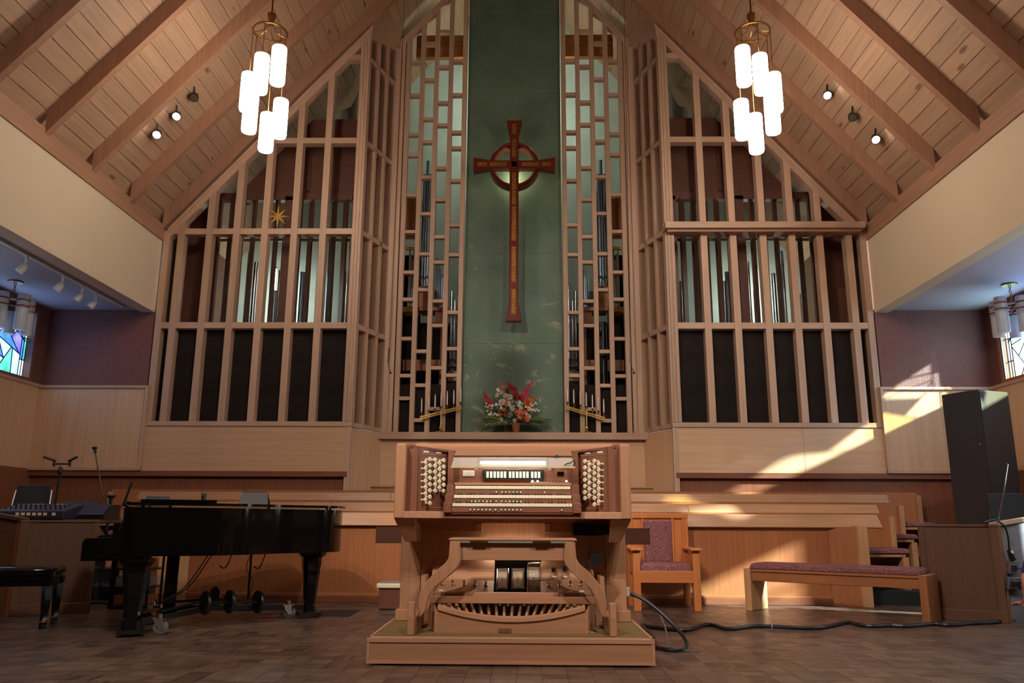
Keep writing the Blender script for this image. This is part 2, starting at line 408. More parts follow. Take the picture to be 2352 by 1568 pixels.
# green slate wall
def slate():
    m, nt, b = newmat('green_slate'); L = nt.links.new
    tc = N(nt, 'ShaderNodeTexCoord'); g = N(nt, 'ShaderNodeNewGeometry')
    n1 = N(nt, 'ShaderNodeTexNoise'); n1.inputs['Scale'].default_value = 2.6; n1.inputs['Detail'].default_value = 6; L(g.outputs['Position'], n1.inputs['Vector'])
    r1 = ramp(nt, [(.3, S(80, 100, 83)), (.7, S(98, 118, 98))]); L(n1.outputs['Fac'], r1.inputs['Fac'])
    mp = N(nt, 'ShaderNodeMapping'); mp.inputs['Scale'].default_value = (4.6, 4.6, 5.4); L(g.outputs['Position'], mp.inputs['Vector'])
    n2 = N(nt, 'ShaderNodeTexNoise'); n2.inputs['Scale'].default_value = 1.0; n2.inputs['Detail'].default_value = 9; n2.inputs['Roughness'].default_value = .62; n2.inputs['Distortion'].default_value = .8
    L(mp.outputs[0], n2.inputs['Vector'])
    sp = N(nt, 'ShaderNodeSeparateXYZ'); L(g.outputs['Position'], sp.inputs[0])
    mr = N(nt, 'ShaderNodeMapRange'); mr.inputs['From Min'].default_value = 2.3; mr.inputs['From Max'].default_value = 6.6
    mr.inputs['To Min'].default_value = .0; mr.inputs['To Max'].default_value = -.14; L(sp.outputs[2], mr.inputs['Value'])
    ad = N(nt, 'ShaderNodeMath', operation='ADD'); L(n2.outputs['Fac'], ad.inputs[0]); L(mr.outputs[0], ad.inputs[1])
    r2 = ramp(nt, [(.525, (0, 0, 0, 1)), (.66, (.8, .8, .8, 1))]); L(ad.outputs[0], r2.inputs['Fac'])
    mx = N(nt, 'ShaderNodeMix', data_type='RGBA'); L(r2.outputs['Color'], mx.inputs['Factor']); L(r1.outputs['Color'], mx.inputs['A']); mx.inputs['B'].default_value = S(172, 166, 136)
    L(mx.outputs['Result'], b.inputs['Base Color']); b.inputs['Roughness'].default_value = .55
    k = N(nt, 'ShaderNodeBump'); k.inputs['Strength'].default_value = .15; k.inputs['Distance'].default_value = .01; L(n1.outputs['Fac'], k.inputs['Height']); L(k.outputs[0], b.inputs['Normal'])
    return m
SLATE = slate()
gw = struct(B(-.79, .79, YC+.067, YC+.22, 2.2, 11.2).build('wall_green', plain('pale_grout', S(150, 152, 122), .8)))
zs = [2.217, 3.66, 5.17, 6.68, 8.12, 9.63, 11.1]
for za, zb in zip(zs, zs[1:]):
    for x0, x1 in ((-.79, -.003), (.003, .79)):
        B(x0, x1, YC+.06, YC+.115, za+.003, zb-.003).build('slate_panel', SLATE, gw, bevel=.004)
# organ chamber shell
struct(B(-5.4, 5.4, 14.3, 14.4, 2.2, 12).build('wall_chamber_back', CHAMBER))
struct(B(-5.4, -2.33, YB+.12, 14.3, 2.1, 2.2).box(2.33, 5.4, YB+.12, 14.3, 2.1, 2.2).box(-2.33, 2.33, YC+.08, 14.3, 2.1, 2.2).build('floor_chamber', 'box_red'))
for s in (-1, 1):
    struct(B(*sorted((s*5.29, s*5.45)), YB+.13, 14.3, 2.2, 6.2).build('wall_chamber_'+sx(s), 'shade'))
    # soffit board between bay head and ceiling, beside the centre
    struct(MB().ext([(s*2.36, YB+.06, 8.5), (s*1.94, YC+.02, 8.92), (s*1.94, YC+.02, 9.5), (s*2.36, YB+.06, 9.1)], (s*.04, 0, 0)).build('trim_return_head_'+sx(s), 'limed'))
    # fabric liner hung behind the bay heads
    v = []; f = []
    nx = 24
    for i in range(nx+1):
        t = i/nx; x = s*(2.5+t*2.3)
        wv = .07*math.sin(t*38)+.04*math.sin(t*71+1)
        v += [(x, 13.2+wv, 7.1), (x-s*.1, 12.75+wv*1.6, zr(x)+.1)]
    for i in range(nx): f.append((2*i, 2*i+2, 2*i+3, 2*i+1))
    o = MB().add(v, f, True).build('canvas_liner', plain('grey_green_canvas', S(150, 150, 132), .85, var=.12, vs=3), ceiling)
    m_ = o.modifiers.new('thick', 'SOLIDIFY'); m_.thickness = .01
    o['label'] = 'pale folded canvas liner hung in the gable behind the '+('star-bearing' if s < 0 else 'ledged')+' organ screen'
# ------------------------------------------------------------------ organ screens
POSTX = [2.885, 3.325, 3.775, 4.205, 4.62, 5.05]
RAILZ = [3.715, 5.19, 6.69, 8.14]
def ztrim(x): return zr(x)-.07
for s in (-1, 1):
    t = thing('organ_screen', 'tall limed wood grid screen with a gold star hung on it' if s < 0 else 'tall limed wood grid screen crossed by a projecting ledge',
              'screen', (s*3.8, YB, 2.215), local=False)
    B(*sorted((s*2.30, s*5.33)), YB-.02, YB+.15, 2.215, 2.285).build('sill', 'limed', t, .004)
    for x in POSTX:
        MB().xz([(s*x-.05, 2.285), (s*x+.05, 2.285), (s*x+.05, ztrim(s*x+.05)-.05), (s*x-.05, ztrim(s*x-.05)-.05)], YB-.005, YB+.15).build('post', 'limed', t, .003)
    B(*sorted((s*5.22, s*5.31)), YB-.005, YB+.15, 2.285, 5.2).build('end_post', 'limed', t, .003)
    MB().xz([(s*2.30, 2.285), (s*2.44, 2.285), (s*2.44, ztrim(2.44)), (s*2.30, ztrim(2.36))], YB-.012, YB+.15).build('corner_post', 'limed', t, .004)
    for dx, dy in ((2.335, .02), (2.39, .016)):
        B(*sorted((s*dx, s*(dx+.03))), YB-.012-dy, YB-.01, 2.285, 8.45).build('corner_fillet', 'limed', t, .004)
    for k, z in enumerate(RAILZ):
        xe = min(5.24, 5.30-(z+.1-5.22)/SL)
        if s > 0 and k == 1: continue
        B(*sorted((s*2.42, s*xe)), YB+.004, YB+.14, z-.047, z+.047).build('rail', 'limed', t, .003)
    if s > 0:
        B(2.28, 5.24, YB-.19, YB+.12, 5.165, 5.265).build('ledge', 'limed', t, .004)
        B(2.32, 5.20, YB-.13, YB+.12, 5.125, 5.166).build('ledge_bed', 'beam', t, .003)
        B(2.28, 5.22, YB+.0, YB+.12, 5.26, 5.29).build('ledge_cap', 'limed', t)
    MB().xz([(s*5.26, ztrim(5.26)-.0), (s*2.28, ztrim(2.28)), (s*2.28, ztrim(2.28)-.15), (s*5.26, ztrim(5.26)-.15)], YB-.008, YB+.15).build('gable_rail', 'limed', t, .004)
    MB().xz([(s*5.26, ztrim(5.26)+.03), (s*2.26, ztrim(2.26)+.03), (s*2.26, ztrim(2.26)-.03), (s*5.26, ztrim(5.26)-.03)], YB-.03, YB+.0).build('gable_moulding', 'limed', t, .004)
    for x0, x1 in zip([2.43]+POSTX, POSTX+[5.24]):
        B(*sorted((s*x0, s*x1)), YB+.135, YB+.15, 2.285, 3.68).build('grille_cloth', CLOTH, t)
    # return face towards the centre
    P0 = Vector((s*2.31, YB+.02, 0)); P1 = Vector((s*1.99, YC-.06, 0)); d = (P1-P0).normalized(); nn = Vector((s*d.y, -s*d.x, 0)) * (1 if s > 0 else 1)
    inn = Vector((-d.y*-s, 0, 0))
    out = Vector((s*abs(d.y), abs(d.x), 0))       # away from the nave, into the organ
    def zt(t_): return 8.58+.30*t_
    for tt in (.045, .35, .66, .965):
        c = P0.lerp(P1, tt)
        MB().ext([c-d*.035, c+d*.035, c+d*.035+out*.12, c-d*.035+out*.12], (0, 0, zt(tt)-2.24)).build('return_post', 'limed', t, .003).location.z += 2.24
    for z in [2.25]+RAILZ:
        h = .035 if z < 3 else .04
        MB().ext([P0+Vector((0,0,z-h)), P1+Vector((0,0,z-h)), P1+out*.1+Vector((0,0,z-h)), P0+out*.1+Vector((0,0,z-h))], (0,0,2*h)).build('return_rail', 'limed', t, .003)
    MB().ext([P0-d*.03+Vector((0,0,zt(0)-.09)), P1+Vector((0,0,zt(1)-.09)), P1+Vector((0,0,zt(1)+.02)), P0-d*.03+Vector((0,0,zt(0)+.02))], out*.12).build('return_head', 'limed', t, .003)
    a = P0+out*.12; b = P1+out*.12
    MB().ext([a+Vector((0,0,2.2)), b+Vector((0,0,2.2)), b+Vector((0,0,8.8)), a+Vector((0,0,8.5))], out*.01).build('backing_board', PLUMCLOTH, t)
# centre lattices
LX = [.845, 1.085, 1.33, 1.57, 1.815]
RUNG = [  # from the outer column inwards, image rows of the rungs
 [141, 217, 307, 354, 446, 530, 623, 685, 775, 860, 912],
 [98.5, 181, 271, 324, 405, 489, 581, 663, 804, 882, 962],
 [71, 152, 234, 285, 384, 457, 542, 600, 689, 745, 842, 936],
 [139, 216, 302, 338, 413, 515, 583, 715, 798, 859]]
RZ = [[PY(1000, y+3, YC).z for y in col] for col in RUNG]
for s in (-1, 1):
    t = thing('lattice_screen', 'narrow ladder-like wood lattice beside the green slate, '+('nearest the gold star' if s < 0 else 'nearest the projecting ledge'), 'screen', (s*1.33, YC, 2.217), local=False)
    for x in LX:
        z1 = zr(x)-.12 if x > 1 else 10.9
        B(s*x-.037, s*x+.037, YC-.05, YC+.06, 2.217, z1).build('lattice_post', 'limed', t, .003)
    B(*sorted((s*1.87, s*1.96)), YC-.07, YC+.06, 2.217, zr(1.92)-.1).build('jamb_post', 'limed', t, .004)
    B(*sorted((s*1.935, s*2.02)), YC-.13, YC-.04, 2.217, zr(1.98)-.25).build('jamb_post', 'limed', t, .004)
    MB().xz([(s*1.98, ztrim(1.98)), (s*.8, ztrim(.8)), (s*.8, ztrim(.8)-.16), (s*1.98, ztrim(1.98)-.16)], YC-.06, YC+.06).build('gable_rail', 'limed', t, .004)
    for k, zl in enumerate(RZ):
        xa, xb = LX[3-k]+.037, LX[4-k]-.037
        for z in zl: B(*sorted((s*xa, s*xb)), YC-.03, YC+.06, z-.028, z+.028).build('rung', 'limed', t, .002)
    for z in (9.28, 9.05): B(*sorted((s*.87, s*1.75)), YC+.35, YC+.45, z-.1, z+.1).build('cross_tie', 'chest', t)
    for k in range(4):
        xa, xb = LX[k]+.037, LX[k+1]-.037
        B(*sorted((s*xa, s*xb)), YC+.062, YC+.07, 2.217, 3.0 if k != 0 else 3.02).build('lattice_cloth', CLOTH, t)
    # swell box behind the bay
    sw = thing('swell_box', 'dark brown swell box with open shutters behind the '+('star-bearing' if s < 0 else 'ledged')+' screen', 'organ box', (s*3.7, 12.1, 2.2), local=False)
    MB().xz([(s*2.46, 6.02), (s*4.5, 6.02), (s*3.32, 7.38), (s*2.46, 7.38)], 12.12, 12.17).build('front_panel', 'box_red', sw, ax='x')
    B(*sorted((s*2.46, s*4.95)), 12.08, 12.2, 5.94, 6.06).build('head_rail', 'box_red', sw)
    B(*sorted((s*2.46, s*3.7)), 12.09, 12.13, 6.9, 6.98).build('panel_rail', 'box_red', sw)
    for x in (2.85, 3.3): B(*sorted((s*x, s*(x+.06))), 12.09, 12.13, 6.1, 7.3).build('panel_stile', 'box_red', sw)
    B(*sorted((s*2.46, s*5.1)), 12.08, 12.2, 3.5, 3.62).build('sill_rail', 'box_red', sw)
    for x, dw in ((2.47, .13), (3.55, .13), (4.84, .42)): B(*sorted((s*x, s*(x+dw))), 12.08, 12.2, 3.5, 6.0).build('fixed_stile', 'box_red', sw)
    B(*sorted((s*2.46, s*5.0)), 12.3, 12.33, 5.32, 5.36).build('linkage_bar', 'box_red', sw)
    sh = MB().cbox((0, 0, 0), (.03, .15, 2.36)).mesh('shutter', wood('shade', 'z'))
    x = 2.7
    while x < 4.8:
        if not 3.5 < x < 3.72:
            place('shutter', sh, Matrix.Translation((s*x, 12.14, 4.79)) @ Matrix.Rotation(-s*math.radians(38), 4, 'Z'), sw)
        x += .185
    B(*sorted((s*2.5, s*5.0)), 12.62, 13.5, 2.2, 2.95).build('inner_chest', 'chest', sw, ax='x')
    # lamps inside the chamber
    for (x, y, z, lab) in ((4.3, 13.75, 4.7, 'glowing work-light tube upright inside the swell box behind the '+('star-bearing' if s < 0 else 'ledged')+' screen'),):
        lt = thing('chamber_tube', lab, 'light tube', (s*x, y, z-.65))
        MB().cyl((0,0,.03), (0,0,1.27), .019, n=10).build('tube', glow('tube_light', (.86, 1, .93, 1), 70.0), lt)
        [MB().cyl((0,0,z_), (0,0,z_+.04), .024, n=10).build('end_cap', WHITE, lt) for z_ in (0, 1.26)]
        B(-.03, .03, .02, .56, -.0, .03).build('bracket', STEEL, lt)
    lt = thing('added_batten', 'added unseen light batten high in the gable behind the lattice '+('by the star-bearing screen' if s < 0 else 'by the ledged screen'), 'light tube', (s*.38, 12.95, 8.6))  # unseen batten added to brighten the chamber wall behind the lattice
    MB().cyl((-.3,0,0), (.3,0,0), .025, n=10).build('tube', glow('added_batten_light', (.86, 1, .9, 1), 110.0), lt)
    B(-.33, .33, -.28, -.03, -.03, .03).build('body', WHITE, lt)
# pipes
def pipe(x, y, z0, h, r, m, lab, grp, n=14, foot=.16):
    b = MB()
    b.lathe([(r*.25, 0), (r, foot), (r, h), (r*.9, h), (r*.9, h-.02)], (x, y, z0), n)
    o = b.build('organ_pipe', m)
    tag(o, lab, 'organ pipe', grp)
    q = MB().cbox((x, y-r*.93, z0+foot+.035), (r*1.0, r*.35, .05)).build('mouth', BLACKM, o)
    return o
rnd = random.Random(3)
for s in (-1, 1):
    side = 'star-bearing' if s < 0 else 'ledged'
    # inside the swell boxes
    for k in range(11):
        x = 2.62+k*.21+rnd.uniform(-.02, .02)
        pipe(s*x, 12.75+.25*(k % 2), 2.95, 1.1+1.0*abs(math.sin(k*.9))+rnd.uniform(0, .3), .026+.010*((k*5) % 3), TIN, ORD[k]+' tin pipe from the corner post behind the shutters of the '+side+' screen', 'pipes in the '+side+' swell box', 12)
    for k in range(5):
        x = 2.75+k*.47
        pipe(s*x, 13.35, 2.95, 2.3+.5*math.sin(k*1.7), .045, ZINC, ORD[k]+' grey zinc pipe from the corner post deep behind the '+side+' screen', 'zinc pipes in the '+side+' swell box', 12)
    # behind the lattice
    lat = 'lattice next to the '+side+' screen'
    for k, (x, top) in enumerate(((.915, 655), (.975, 690), (1.03, 668), (.945, 700))):
        yy = 12.95+.07*(k == 3); zt_ = PY(1030, top, yy).z
        pipe(s*x, yy, 3.28, zt_-3.28, .026, TIN, ['bright slim tin pipe nearest the slate', 'shorter slim tin pipe second from the slate', 'slim tin pipe third from the slate', 'slim tin pipe standing behind its row'][k]+' behind the '+lat, 'slim pipes behind the '+lat)
    for k in range(7):
        x = 1.14+.03*k; zt_ = 5.30-.09*k*1.3 if s > 0 else 4.75+.09*k
        pipe(s*x, 13.1+.03*(k % 2), 4.35, max(.35, zt_-4.35), .017, ZINC, ORD[k]+' small grey ranked pipe from the slate behind the '+lat, 'small ranked pipes behind the '+lat, 10, .1)
    for k in range(5):
        x = 1.375+.045*k
        pipe(s*x, 13.0+.05*(k % 2), 4.72, 2.35-.28*abs(k-3), .03, ZINC, ORD[k]+' tall blue-grey zinc pipe from the slate behind the '+lat, 'tall zinc pipes behind the '+lat)
    for k in range(6):
        x = 1.63+.026*k
        pipe(s*x, 12.9+.03*(k % 2), 4.35, .85+.1*(k % 3), .014, TIN, ORD[k]+' short thin pipe by the yellow rack behind the '+lat, 'short pipes behind the '+lat, 10, .08)
    c = thing('wind_chest', 'wooden wind chest with racks and posts behind the '+lat, 'wind chest', (s*1.35, 13.0, 2.2), local=False)
    B(*sorted((s*.86, s*1.06)), 12.85, 13.1, 3.12, 3.28).build('small_chest', 'walnut', c)
    B(*sorted((s*.86, s*1.06)), 12.84, 13.1, 3.36, 3.38).build('rack_board', 'shade', c)
    B(*sorted((s*1.09, s*1.56)), 12.85, 13.2, 4.30, 4.36).build('rack_board', 'chest', c)
    B(*sorted((s*1.34, s*1.57)), 12.84, 13.2, 4.36, 4.72).build('pipe_chest', 'chest', c)
    B(*sorted((s*1.10, s*1.30)), 12.9, 13.2, 4.10, 4.35).build('pipe_chest', 'chest', c)
    B(*sorted((s*1.14, s*1.8)), 12.8, 12.9, 3.28, 3.46).build('bearer', 'chest', c)
    B(*sorted((s*1.155, s*1.19)), 12.76, 12.80, 2.9, 4.3).build('bearer_post', 'chest', c)
    B(*sorted((s*1.60, s*1.82)), 12.8, 13.1, 4.27, 4.35).build('rack_board', 'yellow_wood', c)
    for z in (4.9, 5.35): B(*sorted((s*1.60, s*1.82)), 12.82, 12.86, z, z+.05).build('rack_board', 'yellow_wood', c)
    B(*sorted((s*1.60, s*1.66)), 12.8, 13.0, 4.35, 6.2).build('rack_post', 'yellow_wood', c)
    B(*sorted((s*1.6, s*1.85)), 12.85, 13.0, 5.6, 6.3).build('pipe_box', 'chest', c)
    B(*sorted((s*1.05, s*1.9)), 13.3, 13.35, 2.2, 4.2).build('back_board', CLOTH, c)
    B(*sorted((s*1.6, s*1.9)), 13.25, 13.3, 2.2, 5.4).build('back_board', CLOTH, c)
wp = MB().cyl((1.45, 12.72, 2.2), (1.45, 12.72, 4.0), .075, n=18).build('air_duct', plain('black_duct', S(16, 16, 18), .25)); tag(wp, 'black cylindrical wind duct upright behind the lattice next to the ledged screen', 'duct')
MB().cyl((1.45, 12.72, 3.98), (1.45, 12.72, 4.06), .082, n=18).build('collar', PLASTIC, wp)
# ------------------------------------------------------------------ Celtic cross
CYF = 12.12
c0 = PY(1181, 377, CYF); px = (PY(1281, 377, CYF).x-c0.x)/100
def CP(x, y): p = PY(x, y, CYF); return p.x, p.z
cr = thing('cross', 'large red-brown ringed cross with embossed gold panels on green slate', 'cross', (c0.x, CYF+.06, PY(1178, 738, CYF).z), local=False)
cx, cz = c0.x, c0.z
zt_, zb_ = CP(1181, 276)[1], CP(1178, 737)[1]
hw, fl = .073, .125
MB().xz([(cx-hw, zb_+.31), (cx-fl, zb_), (cx+fl, zb_), (cx+hw, zb_+.31), (cx+hw, zt_-.29), (cx+fl, zt_), (cx-fl, zt_), (cx-hw, zt_-.29)], CYF, CYF+.13).build('upright', 'cross', cr, .006)
for s in (-1, 1):
    MB().xz([(cx+s*.06, cz-hw), (cx+s*.38, cz-hw), (cx+s*.665, cz-fl), (cx+s*.665, cz+fl), (cx+s*.38, cz+hw), (cx+s*.06, cz+hw)], CYF+.002, CYF+.132).build('arm', 'cross', cr, .006)
v = []
rg = MB()
prof = [(.33, .02), (.34, -.02), (.375, -.025), (.38, .0), (.40, -.01), (.41, .02), (.41, .14), (.33, .14)]
nn = 48; vs = []; fs = []
for k in range(nn):
    q = 2*math.pi*k/nn
    for r, y in prof: vs.append((cx+r*math.cos(q), CYF+.03+y, cz+r*math.sin(q)))
m_ = len(prof)
for k in range(nn):
    for i in range(m_): fs.append((k*m_+i, k*m_+(i+1) % m_, ((k+1) % nn)*m_+(i+1) % m_, ((k+1) % nn)*m_+i))
rg.add(vs, fs, True).build('ring', 'cross', cr, ax='x')
MB().xz([(cx+.115*math.cos(math.pi*(k+.5)/4)*1.08, cz+.115*math.sin(math.pi*(k+.5)/4)*1.08) for k in range(8)], CYF+.03, CYF+.14).build('boss', 'cross', cr, .005)
B(cx-.045, cx+.045, CYF-.008, CYF+.01, cz-.075, cz+.075).box(cx-.075, cx+.075, CYF-.008, CYF+.01, cz-.045, cz+.045).build('boss_cross', 'cross', cr)
def inlay(x0, x1, z0, z1): B(x0, x1, CYF-.005, CYF+.01, z0, z1).build('gold_panel', GOLD, cr, .002)
for ya, yb in ((284, 308), (319, 360), (396, 470), (474, 553), (566, 648), (663, 722)):
    inlay(cx-.034, cx+.034, CP(1180, yb)[1], CP(1180, ya)[1])
for s in (-1, 1):
    inlay(*sorted((cx+s*.125, cx+s*.40)), cz-.034, cz+.034); inlay(*sorted((cx+s*.44, cx+s*.60)), cz-.034, cz+.034)
B(cx-.03, cx+.03, CYF+.12, 12.508, cz-.4, cz-.36).box(cx-.03, cx+.03, CYF+.12, 12.508, cz-2.2, cz-2.16).build('wall_bracket', BLACKM, cr)
MB().ball((cx, CYF+.22, cz-.07), .045).build('back_lamp', glow('cross_lamp', (1, .93, .62, 1), 90.0), cr)
# gold star
p0 = PY(638, 497, YB-.06); r = 27*px*.93
v = [(0, -.02, 0), (0, .02, 0)]; f = []
for k in range(16):
    a = math.pi*k/8+math.pi/2; q = (r*(1.12 if k % 4 == 0 else 1.0) if k % 2 == 0 else r*.27); v.append((q*math.cos(a), 0, q*math.sin(a)))
for k in range(16): f += [(0, 2+(k+1) % 16, 2+k), (1, 2+k, 2+(k+1) % 16)]
st = MB().add([Vector(q)+p0 for q in v], f).build('star', plain('gold_paint', S(206, 156, 74), .4, metal=.3)); FR[st] = I4
tag(st, 'eight-pointed gold star hung on a wooden grid screen', 'star')
B(p0.x-.006, p0.x+.006, p0.y, YB+.0, p0.z-.01, p0.z+.01).build('hanger', BRASS, st)
# ------------------------------------------------------------------ candelabra and candles
ZSH = 2.217
CXS = {-1: ([968, 984.6, 999, 1013, 1027, 1042, 1058], [945.7, 940.8, 937.5, 932.7, 929.4, 926.8, 923]),
       1: ([1303.4, 1318, 1333, 1346.7, 1361, 1374.6, 1387], [923, 926, 929.3, 933, 938, 943, 948])}
for s in (-1, 1):
    xs, yb = CXS[s]; yc = 12.33
    nm = 'by the star-bearing screen' if s < 0 else 'by the ledged screen'
    pts = [PY(x, y, yc) for x, y in zip(xs, yb)]
    stem = pts[3]
    t = thing('candelabrum', 'slanting brass seven-branch candelabrum on the shelf '+nm, 'candelabrum', (stem.x, yc, ZSH), local=False)
    MB().ext([(stem.x-.07, yc-.06, ZSH), (stem.x+.07, yc-.06, ZSH), (stem.x+.07, yc+.06, ZSH), (stem.x-.07, yc+.06, ZSH)], (0, 0, .018)).lathe([(.05, .018), (.03, .04), (.016, .05), (.028, .08), (.022, .1), (.012, .12)], (stem.x, yc, ZSH), 12).build('foot', BRASS, t)
    MB().cyl((stem.x, yc, ZSH+.11), (stem.x, yc, stem.z-.06), .011, n=10).build('stem', BRASS, t)
    d = pts[-1]-pts[0]; a = pts[0]-d*.03+Vector((0, 0, -.075)); b = pts[-1]+d*.03+Vector((0, 0, -.075))
    MB().beam(a, b, .02, .022).build('bar', BRASS, t)
    MB().beam(a+Vector((0, 0, -.032)), b+Vector((0, 0, -.032)), .02, .018).build('bar', BRASS, t)
    for k, p in enumerate(pts):
        z = p.z
        MB().lathe([(.008, -.075), (.008, -.03), (.022, -.022), (.024, -.016), (.012, -.014), (.014, .004)], (p.x, yc, z), 10).build('candle_cup', BRONZE, t)
        cn = MB().lathe([(.0105, 0), (.0105, .12), (.008, .19), (.003, .217)], (p.x, yc, z+.004), 10).build('candle', WAX)
        pos = ['outermost', 'second', 'third', 'middle', 'fifth', 'sixth', 'last'][k]
        order = k if s < 0 else 6-k
        tag(cn, ORD[6-k if s < 0 else k]+' white taper candle from the green slate in the candelabrum '+nm, 'candle', 'candles '+nm); FR[cn] = I4
        MB().cyl((p.x, yc, z+.218), (p.x, yc, z+.232), .0015, n=5).build('wick', BLACKM, cn)
# ------------------------------------------------------------------ flowers
fy = 12.36
FLW = thing('flower_arrangement', 'big bouquet of gladioli, orange lilies and white chrysanthemums below the cross', 'flowers', (PY(1180, 985, fy).x, fy, ZSH), local=False)
fx0 = PY(1182, 985, fy).x
MB().lathe([(.04, 0), (.05, .03), (.06, .1), (.075, .15), (.07, .155)], (fx0+.02, fy, ZSH), 16).build('vase', plain('terracotta', S(150, 92, 66), .6), FLW)
RED = plain('dark_red_petal', S(150, 26, 28), .55, var=.2, vs=30); MAG = plain('magenta_petal', S(196, 30, 76), .55, var=.2, vs=30)
CRIM = plain('crimson_petal', S(190, 28, 44), .55, var=.2, vs=30); ORG = plain('orange_petal', S(214, 96, 30), .55, var=.2, vs=30)
WPET = plain('white_petal', S(226, 218, 196), .6, var=.08, vs=30); GRN = plain('fern_green', S(52, 70, 38), .6, var=.3, vs=12)
GRN2 = plain('lime_leaf_green', S(104, 116, 52), .6, var=.3, vs=12); PINKP = plain('pale_pink_petal', S(206, 160, 144), .6)
def petals(b, c, nrm, r, n, w, droop=.15, layers=1):
    nrm = Vector(nrm).normalized(); a = nrm.orthogonal().normalized(); bb = nrm.cross(a); c = Vector(c)
    for l in range(layers):
        for k in range(n):
            q = 2*math.pi*(k+.5*l)/n+rnd.uniform(-.1, .1); d = a*math.cos(q)+bb*math.sin(q); e = nrm.cross(d)
            rr = r*(1-.28*l); up = nrm*(r*(.12+.28*l))
            b.add([c, c+d*rr*.55+e*rr*w+up*.8, c+d*rr+up-nrm*rr*droop, c+d*rr*.55-e*rr*w+up*.8, c+d*rr*.5+up*.45], [(0, 1, 4), (1, 2, 4), (2, 3, 4), (3, 0, 4)])
    return b
def fpt(x, y, dy=0.0): return PY(x, y, fy+dy)
def blossom(x, y, r, m, n=6, w=.3, lay=1, dy=None, nm='blossom'):
    dy = rnd.uniform(-.14, .02) if dy is None else dy
    c = fpt(x, y, dy); nr = Vector((c.x-fx0, -.35, (c.z-2.35)*.6))
    r *= 1.25
    petals(MB(), c, nr, r, n, w, layers=lay).ball(c+nr.normalized()*r*.12, r*.14, 6, 4).build(nm, m, FLW)
def spike(x0, y0, x1, y1, m, n, r0, r1):
    a = fpt(x0, y0, -.06); b_ = fpt(x1, y1, -.02); b = MB()
    for k in range(n):
        t = k/(n-1); c = a.lerp(b_, t)+Vector((rnd.uniform(-.02, .02), rnd.uniform(-.03, .02), 0)); r = r0+(r1-r0)*t
        petals(b, c, (rnd.uniform(-.7, .7), -1, rnd.uniform(-.2, .6)), r, 5, .42, layers=2)
    b.build('gladiolus_flower', m, FLW)
    MB().tube([fpt(1182, 975, .0), a.lerp(b_, .4), b_], .005, 6).build('stem', GRN, FLW)
spike(1127, 931, 1111, 902, CRIM, 9, .055, .022); spike(1192, 913, 1166, 878, RED, 11, .055, .018)
spike(1184, 912, 1183, 889, RED, 8, .05, .025); spike(1199, 912, 1222, 877, MAG, 11, .055, .016); spike(1165, 900, 1172, 885, RED, 5, .045, .03)
for x, y, r in ((1153, 889, .05), (1148, 877, .03), (1212, 922, .06), (1219, 918, .05), (1210, 930, .05), (1147, 951, .05), (1160, 954, .045), (1157, 940, .035), (1190, 944, .05), (1206, 947, .045), (1194, 955, .05), (1216, 941, .025), (1222, 907, .025), (1231, 915, .022), (1200, 950, .045)): blossom(x, y, r, ORG)
for x, y, r in ((1153, 924, .065), (1161, 909, .05), (1170, 912, .055), (1182, 920, .07), (1184, 927, .06), (1201, 922, .07), (1177, 948, .08), (1172, 952, .05), (1151, 961, .05), (1213, 957, .06), (1182, 965, .035), (1142, 908, .04), (1152, 902, .035), (1191, 934, .04), (1175, 938, .05)): blossom(x, y, r, WPET, 11, .16, 3)
blossom(1159, 972, .035, PINKP, 6, .35)
for (xa, ya, xb, yb_, n) in ((1140, 935, 1113, 930, 12), (1142, 952, 1117, 948, 13), (1146, 900, 1142, 890, 7), (1208, 936, 1234, 925, 14), (1212, 946, 1238, 940, 14), (1192, 930, 1196, 922, 12), (1150, 940, 1140, 930, 10), (1168, 930, 1178, 936, 8)):
    b = MB(); a = fpt(xa, ya, -.12); e = fpt(xb, yb_, -.1)
    for k in range(n):
        c = a.lerp(e, k/n)+Vector((rnd.uniform(-.025, .025), rnd.uniform(-.04, .02), rnd.uniform(-.03, .03))); b.ball(c, .014, 6, 4)
    b.build('filler_sprig', plain('white_filler_bloom', S(236, 232, 226), .6), FLW)
for k in range(150):
    dome = k < 80
    ang = rnd.uniform(-1.25, 1.25) if dome else rnd.choice((-1, 1))*rnd.uniform(.75, 1.5); ln = rnd.uniform(.16, .40) if dome else rnd.uniform(.3, .58); m = GRN if rnd.random() < .8 else GRN2
    base = Vector((fx0+rnd.uniform(-.1, .1), fy-.02, ZSH+.14)); tip = base+Vector((math.sin(ang)*ln, rnd.uniform(-.12, .1), math.cos(ang)*ln*(1.0 if dome else .5)-(.02 if dome else .13*rnd.random())))
    mid = base.lerp(tip, .5)+Vector((0, -.03, .05)); side = (tip-base).cross(Vector((0, -1, .3))).normalized()*rnd.uniform(.008, .016); b = MB()
    for q in range(8):
        t = q/8; c = base*(1-t)**2+mid*2*t*(1-t)+tip*t*t; t2 = t+.09; e = base*(1-t2)**2+mid*2*t2*(1-t2)+tip*t2*t2
        for sg in (-1, 1): b.add([c, c.lerp(e, .9)+side*sg*1.2, c.lerp(e, 2.1)+side*sg*2.2, e], [(0, 1, 2, 3)])
    b.build('leaf', m, FLW)
for k in range(16):
    blossom(1182+rnd.uniform(-38, 38), 938+rnd.uniform(-18, 26), rnd.uniform(.035, .055), WPET if rnd.random() < .7 else ORG, 9, .2, 2)
